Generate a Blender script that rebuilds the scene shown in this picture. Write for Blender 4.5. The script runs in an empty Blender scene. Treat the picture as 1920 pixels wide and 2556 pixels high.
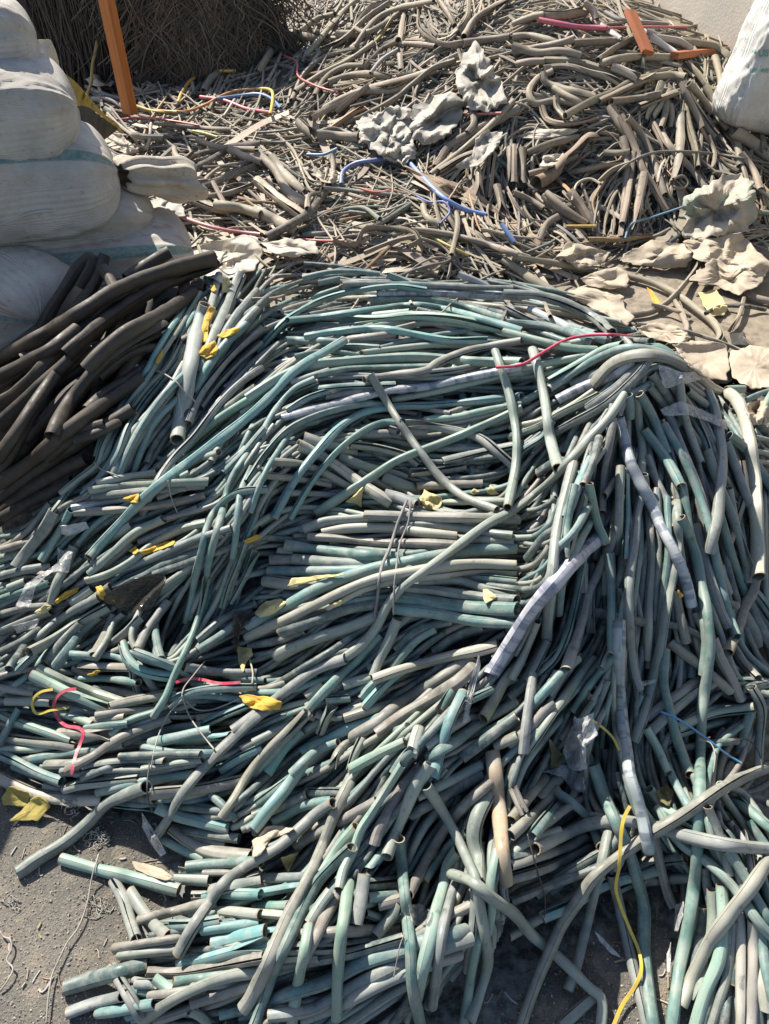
import bpy, bmesh, math, random
import numpy as np
from mathutils import Vector, noise as mnoise
random.seed(7); rng = np.random.default_rng(7)
SC = bpy.context.scene
COL = SC.collection
# ------------------------------------------------------------------ camera, sky, sun, exposure
CAM_H, PITCH, FPX = 1.65, math.radians(42.0), 1900.0
cam = bpy.data.cameras.new("camera"); camo = bpy.data.objects.new("camera", cam); COL.objects.link(camo)
camo.location = (0, 0, CAM_H); camo.rotation_euler = (math.pi/2 - PITCH, 0, 0)
cam.sensor_fit = 'VERTICAL'; cam.sensor_height = 36.0; cam.lens = 36.0*FPX/2556.0
cam.clip_start = 0.02; cam.clip_end = 500
SC.camera = camo
SUN_EL, SUN_X, SUN_Y = math.radians(47), -0.64, 0.77
w = bpy.data.worlds.new("World"); SC.world = w; w.use_nodes = True
nt = w.node_tree; sky = nt.nodes.new('ShaderNodeTexSky'); sky.sky_type = 'NISHITA'; sky.sun_disc = False
sky.sun_elevation = SUN_EL; sky.sun_rotation = math.atan2(SUN_X, SUN_Y)
bgn = nt.nodes['Background']; bgn.inputs[1].default_value = 0.082
nt.links.new(sky.outputs[0], bgn.inputs[0])
sl = bpy.data.lights.new("sun", 'SUN'); sl.energy = 4.8; sl.angle = math.radians(0.55); sl.color = (1, 0.93, 0.82)
so = bpy.data.objects.new("sun", sl); COL.objects.link(so)
hyp = math.hypot(SUN_X, SUN_Y)
sdir = Vector((SUN_X/hyp*math.cos(SUN_EL), SUN_Y/hyp*math.cos(SUN_EL), math.sin(SUN_EL)))
so.rotation_euler = sdir.to_track_quat('Z', 'Y').to_euler()
SC.view_settings.view_transform = 'Standard'; SC.view_settings.look = 'None'
SC.view_settings.exposure = 1.06; SC.view_settings.gamma = 1

# ------------------------------------------------------------------ rays: photograph pixel -> place
FW = np.array([0, math.cos(PITCH), -math.sin(PITCH)]); UP = np.array([0, math.sin(PITCH), math.cos(PITCH)]); RT = np.array([1., 0, 0])
CAMP = np.array([0, 0, CAM_H])
S = 640/1662.0
OY = [0, 640, 1280, 1916]
def tile(c, r, pts):                       # reading grid of the photograph
    p = np.asarray(pts, float).reshape(-1, 2)
    return np.stack([640*c + p[:, 0]*S, OY[r] + p[:, 1]*S], 1)
def full(pts): return np.asarray(pts, float).reshape(-1, 2)*(1920/1662.0)
def rays(uv):
    uv = np.asarray(uv, float)
    return FW[None] + ((uv[:, :1]-960)/FPX)*RT[None] - ((uv[:, 1:2]-1278)/FPX)*UP[None]
def at(u, v, h):
    d = rays([(u, v)])[0]; t = (h-CAM_H)/d[2]
    return CAMP + t*d
# ------------------------------------------------------------------ object helpers
def tag(o, label=None, cat=None, group=None, kind=None):
    if label: o['label'] = label
    if cat: o['category'] = cat
    if group: o['group'] = group
    if kind: o['kind'] = kind
    return o
def link(name, me, mat=None, parent=None):
    o = bpy.data.objects.new(name, me); COL.objects.link(o)
    if mat is not None:
        for m in (mat if isinstance(mat, (list, tuple)) else [mat]): me.materials.append(m)
    if parent: o.parent = parent
    return o
def empty(name, loc=(0, 0, 0)):
    o = bpy.data.objects.new(name, None); COL.objects.link(o); o.location = loc; o.empty_display_size = .05
    return o
def mesh_from(name, V, F, smooth=True, tint=None, uv=None, sharp=None):
    me = bpy.data.meshes.new(name)
    V = np.asarray(V, np.float32)
    me.from_pydata(V.tolist(), [], F)
    if smooth: me.polygons.foreach_set('use_smooth', np.ones(len(me.polygons), bool))
    if tint is not None:
        a = me.color_attributes.new('tint', 'FLOAT_COLOR', 'POINT')
        t4 = np.ones((len(V), 4), np.float32); t4[:, :3] = tint; a.data.foreach_set('color', t4.ravel())
    if uv is not None:
        a = me.attributes.new('run', 'FLOAT_VECTOR', 'POINT')
        u3 = np.zeros((len(V), 3), np.float32); u3[:, :2] = uv; a.data.foreach_set('vector', u3.ravel())
    if sharp: me.set_sharp_from_angle(angle=sharp)
    me.update()
    return me
# ------------------------------------------------------------------ materials
def new_mat(name):
    m = bpy.data.materials.new(name); m.use_nodes = True
    t = m.node_tree; return m, t, t.nodes['Principled BSDF']
def nd(t, kind, **kw):
    n = t.nodes.new(kind)
    for k, v in kw.items(): setattr(n, k, v)
    return n
def ramp(t, src, stops):
    r = nd(t, 'ShaderNodeValToRGB'); e = r.color_ramp.elements
    while len(e) < len(stops): e.new(.5)
    for i, (p, c) in enumerate(stops):
        e[i].position = p; e[i].color = (c, c, c, 1) if isinstance(c, (int, float)) else (*c, 1)
    t.links.new(src, r.inputs[0]); return r.outputs[0]
def mixc(t, fac, a, b, mode='MIX'):
    n = nd(t, 'ShaderNodeMix', data_type='RGBA', blend_type=mode)
    for sock, val in ((n.inputs[0], fac), (n.inputs[6], a), (n.inputs[7], b)):
        if hasattr(val, 'is_linked'): t.links.new(val, sock)
        elif isinstance(val, (int, float)): sock.default_value = val
        else: sock.default_value = (*val, 1)
    return n.outputs[2]
def nz(t, vec, scale, detail=4, rough=.55):
    n = nd(t, 'ShaderNodeTexNoise'); n.inputs['Scale'].default_value = scale
    n.inputs['Detail'].default_value = detail; n.inputs['Roughness'].default_value = rough
    if vec is not None: t.links.new(vec, n.inputs['Vector'])
    return n.outputs[0]
def bump(t, b, h, strength, dist=.002):
    n = nd(t, 'ShaderNodeBump'); n.inputs['Strength'].default_value = strength; n.inputs['Distance'].default_value = dist
    t.links.new(h, n.inputs['Height']); t.links.new(n.outputs[0], b.inputs['Normal'])
def vmap(t, src, scale):
    n = nd(t, 'ShaderNodeMapping'); n.inputs['Scale'].default_value = scale
    t.links.new(src, n.inputs['Vector']); return n.outputs[0]

def sheath_mat(name, dust, dust_amt, rough=.5, wrap=False):
    m, t, b = new_mat(name)
    tint = nd(t, 'ShaderNodeAttribute', attribute_name='tint').outputs['Color']
    run = nd(t, 'ShaderNodeAttribute', attribute_name='run').outputs['Vector']
    pos = nd(t, 'ShaderNodeNewGeometry').outputs['Position']
    streak = nz(t, vmap(t, run, (7, 14, 1)), 1, 5, .6)
    blot = nz(t, pos, 38, 5, .6)
    fine = nz(t, pos, 260, 3, .6)
    c = mixc(t, ramp(t, streak, [(.3, .0), (.7, .55)]), tint, mixc(t, 1, tint, (.55, .55, .55), 'MULTIPLY'))
    c = mixc(t, ramp(t, blot, [(.42, 0), (.68, dust_amt)]), c, dust)
    c = mixc(t, ramp(t, fine, [(.55, 0), (.75, .35)]), c, dust)
    patch = nz(t, vmap(t, run, (1.2, 5, 1)), 1, 4, .65)
    c = mixc(t, ramp(t, patch, [(.50, 0), (.66, .55)]), c, mixc(t, .5, dust, mixc(t, 1, c, (.7, .66, .6), 'MULTIPLY')))
    scuff = nz(t, vmap(t, run, (30, 3, 1)), 1, 4, .7)
    c = mixc(t, ramp(t, scuff, [(.60, 0), (.72, .4)]), c, dust)
    grime = nz(t, vmap(t, run, (3, 30, 1)), 1, 3, .7)
    c = mixc(t, ramp(t, grime, [(.60, 0), (.70, .5)]), c, (.07, .06, .05))
    h = fine
    if wrap:
        rot = nd(t, 'ShaderNodeMapping'); rot.inputs['Rotation'].default_value = (0, 0, .55); rot.inputs['Scale'].default_value = (2.6, 38, 1)
        t.links.new(vmap(t, run, (.25, 1, 1)), rot.inputs['Vector'])
        lines = ramp(t, nz(t, rot.outputs[0], 1, 4, .6), [(.50, 0), (.58, 1)])
        c = mixc(t, lines, c, mixc(t, 1, c, (.5, .53, .6), 'MULTIPLY'))
        h = lines
    t.links.new(c, b.inputs['Base Color'])
    t.links.new(ramp(t, blot, [(.3, rough-.1), (.7, rough+.25)]), b.inputs['Roughness'])
    b.inputs['Specular IOR Level'].default_value = .45
    bump(t, b, h, .25, .001)
    return m
M_SHEATH = sheath_mat('weathered_sheath', (.33, .33, .295), .55, .46)
M_WRAP = sheath_mat('film_wrapped_sheath', (.45, .46, .48), .3, .32, wrap=True)
M_BACK = sheath_mat('dusty_cable', (.33, .28, .21), .6, .62)
M_BALE = sheath_mat('brown_strand', (.16, .135, .11), .25, .7)
M_BLACK = sheath_mat('black_rubber', (.105, .08, .057), .42, .55)
def simple_mat(name, col, rough=.6, var=.35, scale=30, bmp=.2, col2=None):
    m, t, b = new_mat(name)
    pos = nd(t, 'ShaderNodeNewGeometry').outputs['Position']
    n1 = nz(t, pos, scale, 6, .6)
    c2 = col2 if col2 else tuple(x*(1-var) for x in col)
    c = mixc(t, ramp(t, n1, [(.38, 0), (.66, 1)]), col, c2)
    t.links.new(c, b.inputs['Base Color']); b.inputs['Roughness'].default_value = rough
    if bmp: bump(t, b, nz(t, pos, scale*6, 3), bmp, .002)
    return m
def film_mat(name, col, alpha):
    m, t, b = new_mat(name)
    pos = nd(t, 'ShaderNodeNewGeometry').outputs['Position']
    b.inputs['Base Color'].default_value = (*col, 1); b.inputs['Roughness'].default_value = .22
    t.links.new(ramp(t, nz(t, pos, 60, 4), [(.35, alpha*.6), (.7, min(1, alpha*1.5))]), b.inputs['Alpha'])
    bump(t, b, nz(t, pos, 90, 3), .5, .004)
    return m
# ------------------------------------------------------------------ lie of the land: heap heights
GX0, GY0, CELL = -3.4, 0.1, 0.004
NX, NY = int(6.4/CELL), int(7.6/CELL)
CTRL = []                                     # (photo x, photo y on the 1662 grid, height there)
CTRL += [(x, y, 0) for x, y in ((0,1720),(0,2212),(150,1950),(60,1820),(200,2060),(290,1830),(330,1800),(1300,2030),(1180,2130),(1420,2010),(1350,2120),(1250,2200),(100,2200))]
CTRL += [(430,1960,.04),(520,1900,.08),(620,2000,.12),(700,2080,.10),(480,2060,.08),(350,2150,.03),(600,2160,.07),(850,1980,.14),(1000,1960,.13),(1080,1860,.17),(850,2120,.06),(1200,1840,.15),(1300,1800,.13),(1450,1880,.02),(1080,2000,.07),
 (1560,2000,.05),(1650,2150,.05),(1600,1850,.09),(1650,1700,.12),(1500,1700,.12),(1400,1750,.10),
 (30,1600,.05),(60,1500,.08),(200,1500,.13),(400,1480,.18),(520,1600,.16),(350,1680,.07),(500,1740,.08),(150,1650,.03),(600,1750,.13),(300,1390,.13),(450,1400,.12),
 (100,1300,.20),(250,1190,.33),(150,1400,.13),(20,1250,.17),(20,1420,.08),(400,1160,.40),(330,1270,.29),(420,1330,.14),
 (300,1000,.42),(400,820,.50),(480,660,.53),(230,980,.38),(560,620,.54),(600,900,.50),(560,1060,.42),(480,1200,.38),
 (700,700,.58),(900,640,.57),(1100,650,.54),(1250,690,.53),(1360,740,.57),(1400,800,.57),(800,850,.54),(1000,850,.53),(800,1000,.43),(900,1050,.40),(1050,1050,.40),
 (850,1180,.45),(700,1230,.38),(1100,1220,.45),(620,1310,.34),(900,1330,.385),(1150,1330,.36),(560,1410,.13),(640,1430,.16),(900,1430,.26),(800,1560,.26),(1000,1600,.25),(700,1650,.2),(900,1760,.2),(1100,1500,.26),
 (1370,900,.56),(1400,1100,.48),(1280,1200,.42),(1300,1350,.33),(1450,1300,.37),(1400,1500,.24),(1520,1500,.22),(1580,1000,.44),(1640,1200,.27),(1650,1400,.18),(1600,1600,.14),(1280,1620,.2),(1560,880,.42),(1640,960,.2),
 (100,880,.42),(230,760,.48),(400,610,.55),(40,1020,.32),(10,800,.44),(90,1130,.24),(460,560,.57)]
B = []                                       # back: debris floor and the brown heap
B += [(1500,720,.06),(1620,800,.02),(1640,640,.04),(1300,600,.05),(1450,560,.06),(900,560,.10),(700,520,.12),(600,400,.15),(800,420,.16),(1000,480,.13),(1150,520,.10),(450,350,.18),(380,430,.15),(450,480,.12),
 (400,230,.2),(600,230,.26),(500,150,.3),(650,100,.42),(760,200,.4),(800,280,.32),(950,200,.5),(900,80,.62),(700,20,.6),(1000,0,.85),(1200,60,.8),(1400,60,.78),(1560,110,.62),(1100,150,.62),(1250,200,.58),(1400,150,.66),(1550,200,.5),
 (1300,300,.42),(1450,280,.42),(1400,380,.3),(1450,470,.13),(1250,420,.2),(1600,300,.36),(1620,380,.25),(1640,480,.12),(1100,350,.3),(1000,300,.38),(1150,440,.15)]
W = [(-.6,2.75,.05),(0,2.75,.05),(.6,2.7,.04),(1.2,2.4,.02),(1.5,1.6,0.05),(1.6,1.0,0),(-1.6,1.6,.1),(-1.9,2.2,.05),(-1.2,1.0,.02),(-.9,.7,0),(1.2,.5,0),(0,.15,0),(-.6,.2,0),(.7,.15,0),
 (-3,3,0),(-3,5,0),(-3,1,0),(3,1,0),(3,2.5,0),(2.6,4,.2),(2.6,6,.5),(0,7.2,.85),(1.4,7.2,.85),(-1.5,7.2,.2),(-3,7.2,0),(-1.6,5,.12),(-2.2,4,.05),(3,7.4,.4)]
pts = [at(x*1920/1662, y*1920/1662, h) for x, y, h in CTRL+B]
P = np.array(pts + [np.array(q, float) for q in W])
D = np.linalg.norm(P[:, None, :2]-P[None, :, :2], axis=2)
Kc = np.linalg.solve(np.block([[D + 0.02*np.eye(len(P))*-1, np.ones((len(P), 1))], [np.ones((1, len(P))), np.zeros((1, 1))]]), np.append(P[:, 2], 0))
CS = 10
gx = GX0 + np.arange(0, NX+CS, CS)*CELL; gy = GY0 + np.arange(0, NY+CS, CS)*CELL
GXX, GYY = np.meshgrid(gx, gy, indexing='ij')
Hc = np.zeros(GXX.shape)
for k in range(len(P)): Hc += Kc[k]*np.hypot(GXX-P[k, 0], GYY-P[k, 1])
Hc += Kc[-1]
for _ in range(2):
    Hp = np.pad(Hc, 1, mode='edge'); Hc = (Hp[:-2, 1:-1]+Hp[2:, 1:-1]+Hp[1:-1, :-2]+Hp[1:-1, 2:]+2*Hc)/6
Hc = np.clip(Hc, 0, .95)
Hc[Hc < .006] = 0
def up(Hs):
    xi = np.arange(NX)/CS; yi = np.arange(NY)/CS
    i = xi.astype(int); j = yi.astype(int); fx = (xi-i)[:, None]; fy = (yi-j)[None]
    return (Hs[np.ix_(i, j)]*(1-fx)*(1-fy)+Hs[np.ix_(i+1, j)]*fx*(1-fy)+Hs[np.ix_(i, j+1)]*(1-fx)*fy+Hs[np.ix_(i+1, j+1)]*fx*fy).astype(np.float32)
H = up(Hc) - .0
H0 = H.copy()
TS = np.concatenate([np.arange(.9, 3.2, .008), np.arange(3.2, 9.5, .02)])
def hget(x, y):
    i = np.clip(((x-GX0)/CELL).astype(int), 0, NX-1); j = np.clip(((y-GY0)/CELL).astype(int), 0, NY-1)
    return H[i, j]
def raycast(uv, r=0.0):
    d = rays(uv); N = len(d)
    X = d[:, :1]*TS; Y = d[:, 1:2]*TS; Z = CAM_H + d[:, 2:3]*TS
    G = Z - hget(X, Y) - r
    neg = G < 0; k = np.argmax(neg, 1); k[~neg.any(1)] = len(TS)-1; k = np.maximum(k, 1)
    a = G[np.arange(N), k-1]; b = G[np.arange(N), k]
    f = np.clip(a/np.maximum(a-b, 1e-6), 0, 1)
    return TS[k-1] + f*(TS[k]-TS[k-1]), d
def gsm(a, s):
    if s <= 0 or len(a) < 3: return a
    n = int(3*s)+1; k = np.exp(-.5*(np.arange(-n, n+1)/s)**2); k /= k.sum()
    ap = np.concatenate([2*a[0]-a[1:n+1][::-1] if len(a) > n else np.full(n, a[0]), a, 2*a[-1]-a[-n-1:-1][::-1] if len(a) > n else np.full(n, a[-1])])
    return np.convolve(ap, k, 'valid')
def minf(a, n):
    ap = np.pad(a, n, mode='edge'); return np.min([ap[i:i+len(a)] for i in range(2*n+1)], axis=0)
_offs = {}
def stamp(Pw, r):
    n = max(1, int(math.ceil(r/CELL)))
    if n not in _offs:
        ii, jj = np.meshgrid(np.arange(-n, n+1), np.arange(-n, n+1), indexing='ij'); _offs[n] = (ii.ravel(), jj.ravel())
    oi, oj = _offs[n]
    i = ((Pw[:, 0]-GX0)/CELL).astype(int); j = ((Pw[:, 1]-GY0)/CELL).astype(int)
    dd = r*r - (oi*oi+oj*oj)*CELL*CELL; ok = dd > 0
    ci = (i[:, None]+oi[ok][None]); cj = (j[:, None]+oj[ok][None]); cz = Pw[:, 2:3] + np.sqrt(dd[ok])[None]
    g = (ci >= 0) & (ci < NX) & (cj >= 0) & (cj < NY)
    np.maximum.at(H, (ci[g], cj[g]), cz[g].astype(np.float32))
def spline(p, step):                            # centripetal-ish Catmull-Rom through photo points, resampled
    p = np.asarray(p, float)
    if len(p) == 2: q = np.linspace(p[0], p[1], 40)
    else:
        pp = np.vstack([2*p[0]-p[1], p, 2*p[-1]-p[-2]]); out = []
        for k in range(1, len(pp)-2):
            p0, p1, p2, p3 = pp[k-1:k+3]; t = np.linspace(0, 1, 24, endpoint=False)[:, None]
            l0, l1, l2 = (max(np.linalg.norm(b-a), 1e-3) for a, b in ((p0, p1), (p1, p2), (p2, p3)))
            m1 = ((p1-p0)/l0*l1 + (p2-p1))/2*1.0; m2 = ((p2-p1) + (p3-p2)/l2*l1)/2
            out.append((2*t**3-3*t**2+1)*p1+(t**3-2*t**2+t)*m1+(-2*t**3+3*t**2)*p2+(t**3-t**2)*m2)
        q = np.vstack(out+[p[-1:]])
    s = np.concatenate([[0], np.cumsum(np.linalg.norm(np.diff(q, axis=0), axis=1))])
    n = max(6, int(s[-1]/step)+1); u = np.linspace(0, s[-1], n)
    return np.stack([np.interp(u, s, q[:, 0]), np.interp(u, s, q[:, 1])], 1)
def lay(uvpts, hw, lift=0., sm=4., step=6., rmin=.002, settle=True, tmax=99.):
    """lay a run along photo points on what already lies there; hw = half width in photo px. returns points, radius"""
    uv = spline(uvpts, step)
    t, d = raycast(uv, 0)
    r = max(rmin, min(tmax, float(np.median(t)))*hw/FPX)
    t, d = raycast(uv, r*.8)
    t = np.minimum(t, tmax)
    t = gsm(minf(t, 2), sm) - lift
    Pw = CAMP + d*t[:, None]
    Pw[:, 2] = np.maximum(Pw[:, 2], r)
    if settle: stamp(Pw, r)
    return Pw, r
# ------------------------------------------------------------------ tubes
def frames(Pw):
    T = np.gradient(Pw, axis=0); T /= np.linalg.norm(T, axis=1)[:, None]+1e-9
    N = np.zeros_like(T); n = np.cross(T[0], [0, 0, 1.]); 
    if np.linalg.norm(n) < .1: n = np.cross(T[0], [1., 0, 0])
    n /= np.linalg.norm(n); N[0] = n
    for k in range(1, len(T)):
        n = N[k-1] - T[k]*np.dot(N[k-1], T[k]); N[k] = n/(np.linalg.norm(n)+1e-9)
    return T, N, np.cross(T, N)
def tube_hollow(Pw, r, tint, n=11, gap=.04, peel=(0, 0), wall=.16, phase=None, tip=None, flat=None):
    """a cut sheath: open tube with a slit, hollow at both ends; peel opens the slit towards an end"""
    T, N, Bn = frames(Pw); L = len(Pw)
    s = np.concatenate([[0], np.cumsum(np.linalg.norm(np.diff(Pw, axis=0), axis=1))]); tot = s[-1]+1e-6
    ph0 = rng.normal(-1.57, .75) if phase is None else phase
    tw = rng.uniform(-.8, .8)
    rad = r*(1+.06*np.sin(s*rng.uniform(9, 25)+rng.uniform(0, 6))+.04*np.sin(s*rng.uniform(30, 60)))
    fl = rng.uniform(0, .16) if flat is None else flat; fa = rng.uniform(0, 3.14)
    fs = fl*(1+.6*np.sin(s*rng.uniform(5, 15)+rng.uniform(0, 6)))
    g = np.full(L, gap)*(1+.7*np.sin(s*rng.uniform(6, 18)+rng.uniform(0, 6)))
    f = s/tot
    for e, amt in enumerate(peel):
        if amt: g = g + amt*np.clip(1-(f if e == 0 else 1-f)/.35, 0, 1)**1.5
    g = np.clip(g, .012, 2.2)
    a = np.linspace(0, 1, n)
    ang = g[:, None] + a[None]*(2*math.pi-2*g[:, None]) + ph0 + tw*s[:, None]
    widen = (1+.35*np.clip(g-.5, 0, 2))[:, None]
    def ring(rr):
        x = np.cos(ang)*rr*widen; y = np.sin(ang)*rr*widen
        c, sn = math.cos(fa), math.sin(fa)
        xr = (x*c+y*sn)*(1+fs[:, None]); yr = (-x*sn+y*c)*(1-fs[:, None])
        x = xr*c-yr*sn; y = xr*sn+yr*c
        return Pw[:, None]+N[:, None]*x[..., None]+Bn[:, None]*y[..., None]
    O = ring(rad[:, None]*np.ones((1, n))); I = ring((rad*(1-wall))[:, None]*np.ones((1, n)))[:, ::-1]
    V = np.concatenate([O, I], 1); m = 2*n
    if L > 2:                                     # ragged cut
        for e in (0, -1):
            V[e] += T[e][None]*(rng.uniform(-.25, .25)*r*np.cos(np.concatenate([a, a[::-1]])*6.28+rng.uniform(0, 6)))[:, None]
    idx = np.arange(L*m).reshape(L, m); nx = np.roll(idx, -1, 1)
    F = np.stack([idx[:-1], nx[:-1], nx[1:], idx[1:]], -1).reshape(-1, 4)
    c0 = np.array([[k, 2*n-1-k, 2*n-2-k, k+1] for k in range(n-1)]); c1 = idx[-1][c0][:, ::-1]
    F = np.concatenate([F, c0, c1])
    tn = np.ones((L, m, 3))*np.asarray(tint)[None, None]
    tn *= (1+.12*np.sin(s*rng.uniform(3, 9)+rng.uniform(0, 6)))[:, None, None]
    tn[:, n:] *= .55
    if tip is not None:
        for e in (0, -1):
            if rng.random() < .6: tn[e] = np.asarray(tip)*.8; 
    uv = np.stack([np.broadcast_to(np.concatenate([a, a[::-1]])[None], (L, m)), np.broadcast_to(s[:, None], (L, m))+rng.uniform(0, 50)], -1)
    return V.reshape(-1, 3), F.tolist(), tn.reshape(-1, 3), uv.reshape(-1, 2)
def tube_solid(Pw, r, tint, n=7, capdark=.25, taper=None):
    T, N, Bn = frames(Pw); L = len(Pw)
    s = np.concatenate([[0], np.cumsum(np.linalg.norm(np.diff(Pw, axis=0), axis=1))])
    rad = r*(1+.05*np.sin(s*rng.uniform(9, 25)+rng.uniform(0, 6)))
    if taper is not None: rad = rad*taper
    a = np.arange(n)/n*2*math.pi
    V = Pw[:, None]+N[:, None]*(np.cos(a)[None]*rad[:, None])[..., None]+Bn[:, None]*(np.sin(a)[None]*rad[:, None])[..., None]
    idx = np.arange(L*n).reshape(L, n); nx = np.roll(idx, -1, 1)
    F = np.stack([idx[:-1], nx[:-1], nx[1:], idx[1:]], -1).reshape(-1, 4).tolist()
    inn = []
    for e, rev in ((0, True), (-1, False)):       # rim and a short bore, its floor tinted dark for the shade inside
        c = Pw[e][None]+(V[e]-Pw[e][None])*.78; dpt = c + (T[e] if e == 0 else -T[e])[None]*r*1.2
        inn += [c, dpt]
    Vall = np.concatenate([V.reshape(-1, 3)]+inn)
    b = L*n
    for q, (row, flip) in enumerate(((idx[0], True), (idx[-1], False))):
        c = np.arange(b+q*2*n, b+q*2*n+n); dd = c+n
        for k in range(n):
            k2 = (k+1) % n
            f1 = [row[k], row[k2], c[k2], c[k]]; f2 = [c[k], c[k2], dd[k2], dd[k]]
            F += [[int(v) for v in (f1[::-1] if flip else f1)], [int(v) for v in (f2[::-1] if flip else f2)]]
        F.append([int(v) for v in (dd[::-1] if flip else dd)])
    tn = np.ones((len(Vall), 3))*np.asarray(tint)[None]
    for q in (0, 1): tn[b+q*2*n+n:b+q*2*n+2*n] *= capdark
    u = np.broadcast_to((np.arange(n)/n)[None], (L, n)); vv = np.broadcast_to(s[:, None], (L, n))+rng.uniform(0, 50)
    uv = np.concatenate([np.stack([u, vv], -1).reshape(-1, 2), np.zeros((4*n, 2))])
    return Vall, F, tn, uv
class Pool:                                        # collects many runs into one mesh
    def __init__(s): s.V, s.F, s.T, s.U, s.n = [], [], [], [], 0
    def add(s, q):
        V, F, tn, uv = q; s.V.append(V); s.T.append(tn); s.U.append(uv)
        s.F += [[i+s.n for i in f] for f in F]; s.n += len(V)
    def build(s, name, mat, parent=None):
        me = mesh_from(name, np.concatenate(s.V), s.F, True, np.concatenate(s.T), np.concatenate(s.U), .9)
        return link(name, me, mat, parent)
def tube_obj(name, q, mat, parent=None):
    V, F, tn, uv = q
    org = V.mean(0); org[2] = V[:, 2].min()
    me = mesh_from(name, V-org, F, True, tn, uv, .9); o = link(name, me, mat, parent); o.location = org
    return o
def smooth_run(p): return p
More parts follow.
